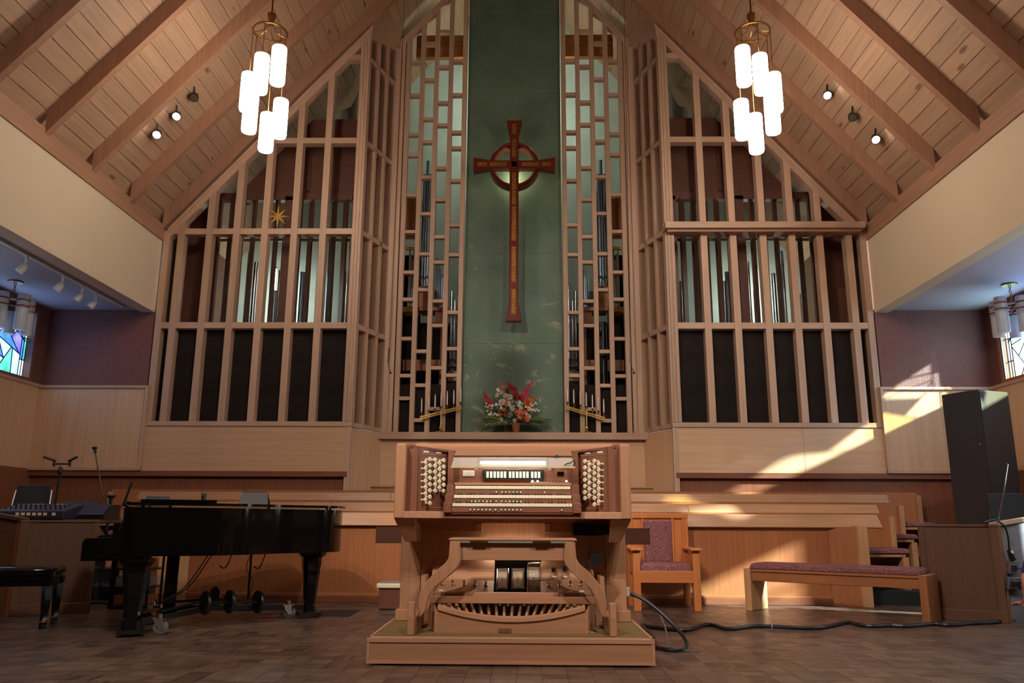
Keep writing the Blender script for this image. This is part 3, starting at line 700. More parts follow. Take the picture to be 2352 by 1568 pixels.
# hanging microphones
for s in (-1, 1):
    a = PY(929 if s < 0 else 1433, 0, 11.9); b = PY(894 if s < 0 else 1449, 798, 11.9)
    t = thing('hanging_microphone', 'thin choir microphone hung on a wire before the '+('star-bearing' if s < 0 else 'ledged')+' screen', 'microphone', tuple(b), local=False)
    top = a+(a-b)*.07; top.z = zr(top.x)+DV
    MB().tube([top, a.lerp(b, .5), b], .004, 5).build('wire', BLACKM, t)
    MB().cyl(b, b+Vector((-.005, 0, -.24)), .014, n=8).build('capsule_body', plain('mic_grey', S(70, 74, 88), .4), t)
    MB().tube([b+Vector((-.005, 0, -.24)), b+Vector((0, 0, -.30)), b+Vector((.03, 0, -.36)), b+Vector((.04, 0, -.385))], .005, 6).ball(b+Vector((.035, 0, -.39)), .018).build('gooseneck', BLACKM, t)
# ------------------------------------------------------------------ organ console on its platform
XC = .108; ZP = .165
pf = thing('console_platform', 'low carpeted wooden platform under the organ console', 'platform', (XC, 5.35, 0), local=False)
B(-.785, 1.0, 5.352, 5.375, .028, .138).build('front_board', 'oak', pf, .002)
B(-.80, 1.015, 5.345, 5.40, .136, .168).build('nosing', 'oak_edge', pf, .003)
B(-.80, 1.015, 5.346, 5.37, .012, .03).build('bottom_rail', 'oak_edge', pf)
for x0 in (-.80, .995): B(x0, x0+.02, 5.347, 6.9, .028, .168).build('side_board', 'oak_edge', pf, .002)
B(-.78, .995, 5.40, 6.9, .13, .165).build('carpet', CARPET, pf)
for x in (-.7, .9):
    for y in (5.5, 6.7): MB().cyl((x, y, 0), (x, y, .13), .03, n=10).build('caster', BLACKM, pf)
con = thing('organ_console', 'three-manual oak organ console with angled stop jambs', 'organ console', (XC, 6.2, ZP), local=False)
def XR(a, b): return sorted((XC+a, XC+b))
for s in (-1, 1):
    MB().yz([(5.85, .905), (6.6, .905), (6.6, 1.49), (6.38, 1.49), (5.90, 1.445), (5.85, 1.43)], XC+s*.778, XC+s*.848).build('side_cheek', 'oak', con, .006, ax='z')
    a0, a1 = XC+s*.848, XC+s*.69
    MB().add([(XC+s*.848, 5.87, .905), (XC+s*.70, 5.87, .905), (XC+s*.70, 6.3, .905), (XC+s*.848, 6.3, .905),
              (XC+s*.782, 6.0, .74), (XC+s*.70, 6.0, .74), (XC+s*.70, 6.3, .74), (XC+s*.782, 6.3, .74)],
             [(0,1,2,3),(4,7,6,5),(0,4,5,1),(1,5,6,2),(2,6,7,3),(3,7,4,0)] if s < 0 else [(3,2,1,0),(5,6,7,4),(1,5,4,0),(2,6,5,1),(3,7,6,2),(0,4,7,3)]).build('bracket', 'oak', con, .004, ax='z')
    B(*XR(s*.445, s*.78), 5.85, 6.3, .905, .955).build('jamb_shelf', 'oak_edge', con, .004)
    # jamb: angled knob board
    A = Vector((XC+s*.70, 5.97, 0)); D = Vector((XC+s*.49, 6.17, 0)); dd = (D-A).normalized(); nr = Vector((-s*abs(dd.y), -abs(dd.x), 0))
    MB().ext([A+Vector((0,0,.955)), D+Vector((0,0,.955)), D+Vector((0,0,1.405)), A+Vector((0,0,1.425))], -nr*.02).build('stop_jamb', 'walnut', con, ax='z')
    ft = .008
    for (p, q) in (((.02, .985), (.27, .985)), ((.02, 1.375), (.27, 1.375))):
        MB().beam(A+dd*p[0]+Vector((0,0,p[1]))+nr*.001, A+dd*q[0]+Vector((0,0,q[1]))+nr*.001, .004, .004).build('jamb_line', 'oak', con)
    B(*XR(s*.70, s*.778), 5.95, 6.0, .955, 1.42).build('jamb_stile', 'walnut', con)
    B(*XR(s*.45, s*.49), 6.10, 6.2, .955, 1.41).build('jamb_stile', 'walnut', con)
    MB().beam(A+Vector((-s*-.06, -.02, 1.425)), D+Vector((-s*.04, .02, 1.405)), .03, .016).build('jamb_cap', 'walnut', con)
    cols = ([(612, [400, 510, 625, 738, 850, 965, 1075]), (690, [345, 458, 570, 682, 797, 910, 1022, 1135]), (785, [355, 465, 575, 690, 800, 912]), (862, [415, 525, 637, 747, 858]), (938, [365, 478, 587, 697, 807, 918])]
            if s < 0 else [(1277, [383, 497, 607, 717, 828, 940, 1047]), (1355, [437, 550, 660, 770, 883, 998]), (1447, [377, 490, 600, 712, 825, 935, 1045, 1160]), (1525, [428, 540, 652, 765, 880, 992, 1107])])
    km = MB().lathe([(.009, 0), (.007, .004), (.0055, .012), (.006, .036), (.0145, .040), (.0165, .046), (.0145, .051)], (0, 0, 0), 12).mesh('stop_knob', IVORY)
    fm = MB().cyl((0, 0, .0), (0, 0, .0012), .0075, n=10).mesh('knob_face', plain('engraved_ivory', S(206, 196, 170), .4))
    Rk = Vector((0,0,1)).rotation_difference(nr).to_matrix().to_4x4()
    pp = A+nr*.05
    for x, ys in cols:
        for y in ys:
            d = ray((900 if s < 0 else 1180)+x/7.84, 1010+y/7.84); h = CAM+d*((pp-CAM).dot(nr)/d.dot(nr))
            k = place('stop_knob', km, Matrix.Translation(h-nr*.05) @ Rk, con)
            place('knob_face', fm, Matrix.Translation(h+nr*.0015) @ Rk, k)
    for dx in (.07, .19):
        MB().beam(A+dd*(dx-.025)+nr*.002+Vector((0,0,1.392)), A+dd*(dx+.025)+nr*.002+Vector((0,0,1.392)), .002, .012).build('division_plate', WHITE, con)
# back of the music space and top
B(*XR(-.50, .50), 6.2, 6.24, 1.15, 1.37).build('back_panel', 'walnut', con, ax='x')
B(*XR(-.76, .76), 6.28, 6.31, 1.35, 1.445).build('upper_back', 'oak', con, ax='x')
B(*XR(-.50, .50), 6.196, 6.21, 1.372, 1.378).build('slot', BLACKM, con)
B(*XR(-.78, .78), 6.30, 6.6, 1.442, 1.462).build('roll_top', 'oak', con, .003)
B(*XR(-.79, .79), 6.38, 6.62, 1.462, 1.488).build('top_board', 'oak_edge', con, .004)
B(*XR(-.80, .80), 6.56, 6.6, .165, 1.45).build('rear_panel', 'oak', con, ax='z')
# manuals
MAN = [(5.80, 1.012), (5.90, 1.073), (6.00, 1.142)]
keyw = .848/36
for mi, (yf, zk) in enumerate(MAN):
    man = B(*XR(-.43, .43), yf+.012, yf+.14, zk-.075, zk-.022).build('manual', 'walnut', con, ax='x')
    B(*XR(-.428, .428), yf+.005, yf+.016, zk-.062 if mi else zk-.064, zk-.026).build('key_slip', 'walnut', man, .002)
    nat = MB(); shp = MB()
    for k in range(36):
        x = XC-.424+k*keyw; nat.box(x+.0006, x+keyw-.0006, yf, yf+.13, zk-.022, zk)
        if k < 35 and k % 7 not in (2, 6): shp.box(x+keyw-.006, x+keyw+.006, yf+.05, yf+.13, zk, zk+.011)
    o = nat.build('natural_keys', IVORY, man); o['kind'] = 'stuff'
    o = shp.build('sharp_keys', PLASTIC, man); o['kind'] = 'stuff'
    for s in (-1, 1):
        B(*XR(s*.43, s*.49), yf-.0, yf+.2, zk-.07, zk+.006).build('key_cheek', 'walnut', man, .006)
PIS = [[833, 865, 897, 927, 958, 988, 1032, 1079, 1110, 1140, 1170, 1202, 1234, 1556], [842, 872, 902, 932, 963, 993, 1037, 1082, 1113, 1143, 1173, 1203, 1234], [1038, 1083, 1113, 1143, 1173, 1203, 1232, 1424]]
pm = MB().cyl((0, 0, 0), (0, -.008, 0), .0085, n=12).mesh('thumb_piston', PLASTIC); pw = MB().cyl((0, -.008, 0), (0, -.0105, 0), .0062, n=12).mesh('piston_face', IVORY)
for mi, xs in enumerate(PIS):
    yf, zk = MAN[mi]
    for x in xs:
        p = PY(840+x/3.459, 1150, yf)
        k = place('thumb_piston', pm, Matrix.Translation((p.x, yf+.005, zk-.045)), con); place('piston_face', pw, Matrix.Translation((p.x, yf+.005, zk-.045)), k)
# tilting tablets
cpl = B(*XR(-.232, .232), 6.165, 6.2, 1.192, 1.272).build('coupler_rail', PLASTIC, con, .003)
tb = MB().cbox((0, 0, 0), (.018, .008, .046)).mesh('tablet', IVORY)
for x in (968, 997, 1025, 1053, 1080, 1107, 1147, 1174, 1203, 1230, 1258, 1285, 1323, 1350, 1377):
    p = PY(840+x/3.459, 1087, 6.16); place('tablet', tb, Matrix.Translation((p.x, 6.162, 1.233)) @ Matrix.Rotation(.15, 4, 'X'), cpl)
a = PY(1063, 1093, 6.19); b = PY(1090, 1080, 6.19)
pl = B(a.x, b.x, 6.19, 6.2, a.z, b.z).build('maker_plate', WHITE, con)
for q, (u0, u1) in zip((.75, .55, .3, .15), ((.2, .8), (.1, .9), (.25, .7), (.1, .9))):
    z = a.z+(b.z-a.z)*q; w_ = b.x-a.x; pts = [(a.x+w_*(u0+(u1-u0)*i/16), 6.1895, z+.0022*math.sin(i*2.3)) for i in range(17)]
    MB().tube(pts, .0007, 4).build('plate_script', DARKGREY, pl)
a = PY(1280, 1092, 6.19); b = PY(1295, 1083, 6.19); B(a.x, b.x, 6.188, 6.2, a.z, b.z).build('display', BLACK, con)
a = PY(1218, 1110, 6.12); b = PY(1307, 1106.5, 6.12)
ib = B(a.x, b.x, 6.11, 6.19, a.z, b.z).build('indicator_bar', WHITE, con)
for x in (1223, 1235, 1301): MB().ball(PY(x, 1105, 6.12), .0085, 8, 6).build('indicator_light', glow('indicator_white', (1, .98, .92, 1), 6.0), ib)
for x in range(1246, 1292, 8): MB().ball(PY(x, 1105, 6.12), .005, 6, 4).build('indicator_off', PLASTIC, ib)
B(*XR(-.43, .43), 6.0, 6.2, 1.148, 1.165).build('desk_ledge', 'oak', con)
# music desk and lamp
gm, nt, bb = newmat('clear_acrylic'); bb.inputs['Base Color'].default_value = (.9, .88, .84, 1); bb.inputs['Roughness'].default_value = .08; bb.inputs['Alpha'].default_value = .22
md = MB().ext([(XC-.455, 6.00, 1.282), (XC+.455, 6.00, 1.282), (XC+.445, 6.07, 1.355), (XC-.445, 6.07, 1.355)], (0, .006, -.004)).build('music_desk', gm, con)
B(*XR(-.46, .46), 5.985, 6.01, 1.272, 1.283).build('desk_lip', plain('acrylic_edge', S(196, 184, 140), .2), md)
for x in (-.02, .0, .02, -.17, .17): B(XC+x*1.6-.012, XC+x*1.6+.012, 5.99, 6.0, 1.262, 1.272).build('desk_stop', WHITE, md)
lf = B(*XR(-.27, .27), 6.085, 6.13, 1.328, 1.352).build('lamp_housing', DARKGREY, con)
MB().cyl((XC-.245, 6.09, 1.318), (XC+.245, 6.09, 1.318), .011, n=10).build('lamp_tube', glow('desk_lamp_light', (1, .97, .86, 1), 26.0), lf)
for x in (-.26, .26): B(XC+x-.008, XC+x+.008, 6.08, 6.2, 1.30, 1.335).build('lamp_holder', DARKGREY, lf)
MB().tube([PY(x, y, 6.0) for x, y in ((1296, 1068), (1303, 1064), (1311, 1063), (1319, 1056), (1321, 1064), (1316, 1072), (1304, 1076), (1292, 1074))], .004, 6).build('lamp_cord', PLASTIC, con)
MB().ball(PY(1279, 1050, 6.12), .018).build('sensor_ball', PLASTIC, con)
# underside and knee space
B(*XR(-.49, .49), 5.83, 6.3, .905, .937).build('key_bed', 'walnut', con, .003)
B(*XR(-.80, .80), 6.05, 6.3, .875, .906).build('under_rail', 'oak', con)
B(*XR(-.22, .22), 6.25, 6.29, .69, .715).build('pedal_light', glow('pedal_lamp_light', (1, .88, .68, 1), 10.0), con)
kp = B(*XR(-.695, .695), 6.29, 6.32, .165, .9).build('knee_panel', 'oak', con, ax='z')
for s in (-1, 1):
    B(*XR(s*.698, s*.85), 6.28, 6.58, .24, .9).build('upright', 'oak', con, .004, ax='z')
    B(*XR(s*.69, s*.875), 6.25, 6.6, .165, .245).build('plinth', 'oak', con, .004)
    B(*XR(s*.24, s*.70), 6.23, 6.29, .81, .88).build('knee_block', 'oak', con, .002)
    B(*XR(s*.286, s*.235), 6.21, 6.29, .81, .87).build('knee_block_end', 'oak_edge', con, .002)
    # toe boards: upper sloping panel and the stud ledge
    MB().yz([(6.288, .61), (6.16, .46), (6.16, .44), (6.288, .44)], *XR(s*.205 if s > 0 else -.137, s*.60)).build('toe_panel', 'oak', con, ax='x')
    MB().yz([(6.16, .462), (6.02, .385), (6.02, .36), (6.16, .36)], *XR(s*.205 if s > 0 else -.137, s*.63)).build('toe_ledge', 'oak', con, ax='x')
    B(*XR(s*.63, s*.66), 6.02, 6.29, .36, .50).build('toe_board_end', 'oak', con)
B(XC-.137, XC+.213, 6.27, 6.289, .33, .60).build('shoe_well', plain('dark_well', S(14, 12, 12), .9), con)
for i, (xa, xb, ya, yb) in enumerate(((1140, 1167, 1306, 1352), (1175.5, 1203, 1306, 1352), (1211.5, 1240, 1292, 1363))):
    a = PY(xa, yb, 6.12); b = PY(xb, ya, 6.2)
    sh_ = MB().ext([(a.x, 6.12, a.z), (b.x, 6.12, a.z), (b.x, 6.22, b.z), (a.x, 6.22, b.z)], (0, .02, 0)).build('expression_shoe', plain('ribbed_shoe_rubber', S(150, 134, 116), .4, metal=.4, bump=.3, bs=150), con, .008)
    c = 8; r = [(a.x, 6.115, a.z), (b.x, 6.115, a.z), (b.x, 6.215, b.z), (a.x, 6.215, b.z)]
    MB().tube([Vector(p) for p in r], .006, 6, True).build('shoe_rim', CHROME, sh_)
    MB().ball(((a.x+b.x)/2, 6.165, (a.z+b.z)/2), .006, 6, 4).build('shoe_screw', BRASS, sh_)
for x in (1155, 1190, 1225):
    p = PY(x, 1362, 6.1); B(p.x-.035, p.x+.035, 6.1, 6.2, .335, .36).build('shoe_block', 'oak', con)
sm_ = MB().lathe([(.012, 0), (.012, .012), (.008, .016), (.010, .034), (.009, .042)], (0, 0, 0), 10, axis=(0, -.6, .8)).mesh('toe_stud', CHROME)
lm_ = B(-.017, .017, -.001, .001, -.007, .007).mesh('stud_label', WHITE)
for x, y in ((1015, 1345), (1040, 1348), (1066, 1351), (1091, 1354), (1116, 1357), (1260, 1357), (1285, 1354), (1310, 1351), (1335, 1348)):
    p = PY(x, y, 6.10); z = .385+.08*.55
    k = place('toe_stud', sm_, Matrix.Translation((p.x, 6.10, z)), con)
    place('stud_label', lm_, Matrix.Translation((p.x, 6.042, .399)) @ Matrix.Rotation(-.75, 4, 'X'), k)
for x, y in ((1271, 1308), (1297, 1306), (1346, 1299)):
    p = PY(x, y, 6.16)
    lv = B(p.x-.01, p.x+.01, 6.12, 6.29, p.z-.012, p.z+.016).build('toe_lever', PLASTIC, con, .002)
    MB().tube([(p.x-.013, 6.12, p.z+.016), (p.x-.013, 6.12, p.z-.015), (p.x+.013, 6.12, p.z-.015), (p.x+.013, 6.12, p.z+.016)], .003, 6).build('lever_rim', CHROME, lv)
for x, y in ((1273, 1331), (1298, 1328)):
    p = PY(x, y, 6.24); MB().cbox((p.x, 6.178, .489), (.03, .002, .014), Matrix.Rotation(-.72, 3, 'X')).build('lever_label', WHITE, con)
B(XC-1.11, XC+1.09, 6.62, 6.66, .712, .84).build('carrying_beam', 'box_red', con)
bx = MB().xz([(XC+.44, .79), (XC+.60, .79), (XC+.75, .80), (XC+.755, .875), (XC+.44, .875)], 6.0, 6.28).build('control_box', BLACK); FR[bx] = I4
tag(bx, 'black equipment box slung under the keydesk of the organ console', 'equipment box')
B(XC+.60, XC+.74, 5.995, 6.0, .80, .84).build('front_plate', PLASTIC, bx)
kn = MB().cyl((.70, 6.05, .645), (.70, 6.36, .645), .025, n=14).build('crank_shaft', PLASTIC, con)
MB().cyl((.72, 6.03, .62), (.72, 6.06, .62), .045, n=18).build('crank_wheel', PLASTIC, con)
# ------------------------------------------------------------------ organ bench
bn = thing('organ_bench', 'oak organ bench with out-curving legs standing over the pedals', 'bench', (XC, 5.62, ZP), local=False)
YL = 5.58
def q(x, y): p = PY(x, y, YL); return (p.x, p.z)
B(XC-.425, XC+.44, 5.57, 5.9, .757, .776).build('seat_board', 'oak', bn, .006)
B(XC-.41, XC+.42, 5.57, 5.9, .745, .757).build('seat_strip', MASONITE, bn)
B(XC-.35, XC+.37, 5.60, 5.62, .63, .746).build('front_apron', 'oak', bn, .002, ax='x')
B(XC-.35, XC+.37, 5.86, 5.88, .63, .746).build('rear_apron', 'oak', bn, .002, ax='x')
for x in (1090, 1234):
    p = PY(x+10, 1240, 5.56); B(p.x-.06, p.x+.06, 5.555, 5.57, .746, .757).build('hinge_plate', BRASS, bn)
half = [q(*p) for p in ((1034, 1243), (1057, 1243), (1059, 1284), (1056, 1294), (1046, 1307), (1026, 1326), (1002, 1345), (990, 1360), (982, 1380), (978, 1398), (972, 1410), (962, 1417), (961, 1378), (965, 1358), (976, 1340), (1000, 1312), (1024, 1292), (1031, 1280))]
for s in (1, -1):
    pts = [(XC+.006+s*(x-XC-.006), z) for x, z in half]
    for y0 in (5.56, 5.86): MB().xz(pts, y0, y0+.04).build('curved_leg', 'oak', bn, .003, ax='z')
    xf = XC+.006-s*.655
    B(xf-.022, xf+.022, 5.46, 6.0, ZP+.001, .27).build('foot_runner', 'oak', bn, .003)
    B(xf-.02, xf+.02, 5.46, 5.53, .27, .37).build('runner_post', 'oak_edge', bn, .003)
B(XC-.56, XC+.585, 5.72, 5.76, .34, .385).build('stretcher', 'oak', bn, .003)
B(XC-.30, XC+.32, 5.76, 5.80, .382, .41).build('foot_rail', 'oak_edge', bn, .004)
# ------------------------------------------------------------------ pedalboard
pb = thing('pedalboard', 'concave radiating oak pedalboard with black sharps under the organ bench', 'pedalboard', (XC, 5.8, ZP), local=False)
def zp(x): return .255+.075*(x/.49)**2
top = [(XC-.49+.98*k/20, zp(-.49+.98*k/20)-.012) for k in range(21)]
MB().xz([(XC-.49, ZP), (XC+.49, ZP)]+top[::-1], 5.60, 5.63).build('heel_board', 'oak', pb, ax='x')
MB().add([p for k in range(21) for p in ((top[k][0]*1.0, 5.588, top[k][1]-.006), (top[k][0], 5.588, top[k][1]+.02), (top[k][0], 5.66, top[k][1]+.024), (top[k][0], 5.66, top[k][1]))],
         [(4*k+i, 4*k+(i+1) % 4, 4*k+4+(i+1) % 4, 4*k+4+i) for k in range(20) for i in range(4)]+[(3, 2, 1, 0), (80, 81, 82, 83)]).build('heel_rail', 'oak_edge', pb, ax='x')
B(XC-.085, XC-.0, 5.592, 5.6, ZP+.003, ZP+.03).build('keeper', 'walnut', pb)
for s in (-1, 1): MB().ext([(XC+s*.49, 5.60, ZP), (XC+s*.62, 6.2, ZP), (XC+s*.62, 6.2, .42), (XC+s*.49, 5.60, .30)], (s*.02, 0, 0)).build('pedal_cheek', 'oak', pb, ax='y')
for k in range(19):
    u = -1+2*k/18; xa, xb = u*.44, u*.57
    MB().beam((XC+xa, 5.63, zp(xa)), (XC+xb, 6.22, zp(xa)+.03), .02, .03).build('natural_pedal', 'pew_end', pb, .004, ax='y')
    if k < 18 and k % 7 not in (2, 6):
        u2 = u+1/18; MB().beam((XC+u2*.51, 5.9, zp(u2*.5)+.03), (XC+u2*.57, 6.2, zp(u2*.5)+.06), .02, .045).build('sharp_pedal', PLASTIC, pb, .004)
ps = B(.56, .66, 5.66, 5.74, ZP+.0005, ZP+.0025).build('paper_slip', WHITE); tag(ps, 'small folded white paper on the platform carpet under the bench', 'paper'); FR[ps] = I4
# ------------------------------------------------------------------ aisle windows of leaded glass
def glass(name, col, white, mix=.8):
    if name in MATS: return MATS[name]
    m, nt, b = newmat(name); nt.nodes.remove(b); L = nt.links.new; out = nt.nodes['Material Output']
    t = N(nt, 'ShaderNodeBsdfTransparent'); d = N(nt, 'ShaderNodeBsdfTranslucent'); g = N(nt, 'ShaderNodeBsdfGlossy'); g.inputs['Roughness'].default_value = .1
    tc = N(nt, 'ShaderNodeTexCoord'); n = N(nt, 'ShaderNodeTexNoise'); n.inputs['Scale'].default_value = 2.5; L(tc.outputs['Object'], n.inputs['Vector'])
    r = ramp(nt, [(.35, col), (.7, white)]); L(n.outputs['Fac'], r.inputs['Fac'])
    L(r.outputs['Color'], t.inputs['Color']); L(r.outputs['Color'], d.inputs['Color'])
    a = N(nt, 'ShaderNodeMixShader'); a.inputs[0].default_value = mix; L(t.outputs[0], a.inputs[1]); L(d.outputs[0], a.inputs[2])
    c = N(nt, 'ShaderNodeMixShader'); c.inputs[0].default_value = .05; L(a.outputs[0], c.inputs[1]); L(g.outputs[0], c.inputs[2]); L(c.outputs[0], out.inputs[0])
    MATS[name] = m; return m
GL = [glass('clear_glass', (.92, .95, 1, 1), (1, 1, 1, 1)), glass('ice_blue_glass', (.55, .78, 1, 1), (.92, .97, 1, 1)), glass('blue_glass', (.12, .3, .95, 1), (.5, .72, 1, 1)),
      glass('violet_glass', (.3, .2, .85, 1), (.8, .8, 1, 1)), glass('green_glass', (.1, .55, .4, 1), (.75, .95, .9, 1)), glass('red_glass', (.8, .04, .08, 1), (.9, .15, .15, 1)), glass('amber_glass', (.95, .78, .3, 1), (1, .95, .75, 1))]
GLC = [glass('see_through_glass', (.93, 1, .9, 1), (1, 1, 1, 1), .1), glass('see_through_yellow_glass', (.95, .9, .5, 1), (1, 1, .85, 1), .1)]
PICK = [0, 0, 1, 0, 2, 3, 1, 0, 4, 1, 0, 2]
def split(poly, p, d):
    n = (-d[1], d[0]); sd = [(q[0]-p[0])*n[0]+(q[1]-p[1])*n[1] for q in poly]; A = []; Bq = []
    for i, q in enumerate(poly):
        j = (i+1) % len(poly)
        if sd[i] >= 0: A.append(q)
        if sd[i] <= 0: Bq.append(q)
        if sd[i]*sd[j] < 0:
            t = sd[i]/(sd[i]-sd[j]); x = (q[0]+(poly[j][0]-q[0])*t, q[1]+(poly[j][1]-q[1])*t); A.append(x); Bq.append(x)
    return A, Bq
def area(p): return abs(sum(p[i][0]*p[(i+1) % len(p)][1]-p[(i+1) % len(p)][0]*p[i][1] for i in range(len(p))))/2
wn_ = 0
for s in (-1, 1):
    for wi, (ya, yb) in enumerate(WIN[:2] if s < 0 else WIN[:3]):
        wn_ += 1; rw = random.Random(40+wi+(9 if s > 0 else 0))
        xg = s*(XO+.10); za, zb = 2.815, 3.86
        fr_ = frame('window_%d' % wn_)
        x0, x1 = sorted((s*(XO-.005), s*(XO+.14)))
        for (a, b, c, d) in ((ya, ya+.06, za, zb), (yb-.06, yb, za, zb), (ya+.06, yb-.06, za, za+.045), (ya+.06, yb-.06, zb-.05, zb)):
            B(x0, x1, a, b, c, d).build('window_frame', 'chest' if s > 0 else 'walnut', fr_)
        if s > 0 and wi == 0:
            for (a, b, c, d) in ((yb-.09, yb-.06, za+.045, zb-.05), (ya+.06, yb-.06, zb-.075, zb-.05)): B(s*(XO+.01), s*(XO+.04), a, b, c, d).build('metal_channel', STEEL, fr_)
        ye = yb-.17; polys = [[(ya+.06, za+.045), (ye, za+.045), (ye, zb-.05), (ya+.06, zb-.05)]]
        nsp = 26 if wi == 0 else 9
        while len(polys) < nsp:
            polys.sort(key=area); p = polys.pop()
            c = (sum(q[0] for q in p)/len(p), sum(q[1] for q in p)/len(p)); an = rw.choice((.45, .8, 1.2, 1.75, 2.2, 2.6, -.25))+rw.uniform(-.25, .25)
            c = (c[0]+rw.uniform(-.06, .06), c[1]+rw.uniform(-.06, .06)); A, D = split(p, c, (math.cos(an), math.sin(an)))
            if len(A) < 3 or len(D) < 3: polys.append(p); continue
            polys += [A, D]
        zz = [za+.045, za+.3, za+.62, zb-.05]
        polys += [[(y0_, z0_), (y0_+.055, z0_), (y0_+.055, z1_), (y0_, z1_)] for y0_ in (ye, ye+.055) for z0_, z1_ in zip(zz, zz[1:])]
        came = MB()
        for k, p in enumerate(polys):
            c = (rw.choice(PICK) if wi == 0 else rw.choice((0, 0, 1, 0, 6))) if area(p) > .012 else rw.choice((5, 2, 4, 3)) if k < nsp else rw.choice((3, 3, 1, 2))
            cy_ = sum(q[0] for q in p)/len(p); cz_ = sum(q[1] for q in p)/len(p)
            clear = s > 0 and ((wi == 0 and (cz_ < 3.06 or (cy_ > 10.85 and 3.25 < cz_ < 3.6))) or (wi == 1 and cz_ < 3.1))
            MB().ext([(xg, q[0], q[1]) for q in p], (s*.005, 0, 0)).build('pane', GLC[k % 5 == 1] if clear and c != 5 else GL[c], fr_)
            for i in range(len(p)):
                a, b = p[i], p[(i+1) % len(p)]
                if a < b or True: came.beam((xg, a[0], a[1]), (xg, b[0], b[1]), .012, .010, up=(1, 0, 0))
        pts = [(xg, ya+.1+(yb-ya-.2)*t, za+.2+.55*math.sin(t*2.4)) for t in [k/14 for k in range(15)]]
        came.tube(pts, .011, 6); came.build('lead_came', LEAD, fr_)
# unseen glazed side door, added to let sun onto the floor
dr = frame('added_door_1')
for (a, b, c, d) in ((DOOR[0], DOOR[0]+.09, 0, 2.45), (DOOR[1]-.09, DOOR[1], 0, 2.45), (DOOR[0]+.09, DOOR[1]-.09, 2.35, 2.45), (DOOR[0]+.09, DOOR[1]-.09, 0, 1.1)): B(XO+.05, XO+.1, a, b, c, d).build('door_rail', 'panel', dr, ax='z')
for k in range(3): B(XO+.07, XO+.075, DOOR[0]+.09, DOOR[1]-.09, 1.1+k*.4167, 1.5+k*.4167).build('pane', GLC[0], dr)
for k in range(2): B(XO+.055, XO+.095, DOOR[0]+.09, DOOR[1]-.09, 1.5+k*.4167, 1.5167+k*.4167).build('glazing_bar', 'panel', dr)
MB().ball((XO+.03, DOOR[0]+.05, 1.0), .03).build('door_handle', BRASS, dr)
# ------------------------------------------------------------------ upholstery
def damask(name, dk, lt, sc=28):
    if name in MATS: return MATS[name]
    m, nt, b = newmat(name); L = nt.links.new; tc = N(nt, 'ShaderNodeTexCoord')
    v = N(nt, 'ShaderNodeTexVoronoi'); v.inputs['Scale'].default_value = sc; L(tc.outputs['Object'], v.inputs['Vector'])
    w_ = N(nt, 'ShaderNodeMath', operation='SINE'); mu = N(nt, 'ShaderNodeMath', operation='MULTIPLY'); mu.inputs[1].default_value = 16
    L(v.outputs['Distance'], mu.inputs[0]); L(mu.outputs[0], w_.inputs[0])
    r = ramp(nt, [(.35, dk), (.75, lt)]); L(w_.outputs[0], r.inputs['Fac']); L(r.outputs['Color'], b.inputs['Base Color']); b.inputs['Roughness'].default_value = .85
    MATS[name] = m; return m
MAROON = damask('maroon_floral_fabric', S(112, 58, 62), S(146, 102, 104), 36)
def cushion(x0, x1, y0, y1, z0, z1, name, m, par, e=.025):
    b = MB(); prof = [(0, 0), (0, .5), (.35, .85), (1, 1)]; nx = ny = 0
    rings = []
    for (i, h) in ((0, 0), (0, .55), (.3, .85), (1, 1)):
        d = e*i*1.4; z = z0+(z1-z0)*h; rings.append([(x0+d, y0+d, z), (x1-d, y0+d, z), (x1-d, y1-d, z), (x0+d, y1-d, z)])
    vs = [p for r in rings for p in r]; fs = [(3, 2, 1, 0)]
    for i in range(3): fs += [(4*i+k, 4*i+(k+1) % 4, 4*i+4+(k+1) % 4, 4*i+4+k) for k in range(4)]
    fs.append((12, 13, 14, 15)); b.add(vs, fs, True)
    o = b.build(name, m, par); sub = o.modifiers.new('round', 'BEVEL'); sub.width = e*.35; sub.segments = 2; return o
# ------------------------------------------------------------------ choir pews
fs_ = thing('choir_screen', 'long brown wood front screen of the choir with a sloping ledge', 'choir screen', (0, 9.35, 0), local=False)
for (xa, xb) in ((-3.6, -1.2), (-1.2, 1.2), (1.2, 3.6)):
    B(xa+.002, xb-.002, 9.34, 9.37, .1, .85).build('panel', 'panel', fs_, ax='z')
    B(xa, xb, 9.32, 9.37, 0, .075).build('base_board', 'panel_dark', fs_, .004, ax='x'); B(xa, xb, 9.325, 9.37, .075, .10).build('base_cap', 'panel', fs_, .003, ax='x')
    B(xa, xb, 9.325, 9.37, .81, .85).build('ledge_bead', 'panel', fs_, .004, ax='x')
for s in (-1, 1):
    MB().ext([(s*3.6, 9.34, .1), (s*3.87, 9.17, .1), (s*3.87, 9.2, .1), (s*3.6, 9.37, .1)], (0, 0, .75)).build('wing_panel', 'pew_end' if s < 0 else 'panel', fs_, ax='z')  # piano-side wing in paler wood: the light it catches put into colour
    MB().ext([(s*3.6, 9.32, 0), (s*3.87, 9.15, 0), (s*3.87, 9.2, 0), (s*3.6, 9.37, 0)], (0, 0, .1)).build('wing_base', 'panel', fs_, ax='x')
    B(*sorted((s*3.855, s*3.965)), 9.13, 9.40, 0, .865).build('end_post', 'pew_end', fs_, .004)
for xa, xb in ((-4.2, -1.9), (-1.9, 1.9), (1.9, 4.2)):
    MB().yz([(9.28, .842), (9.31, .832), (9.43, .965), (9.405, .985)], xa+.001, xb-.001).build('ledge', 'pew', fs_, .004, ax='x')
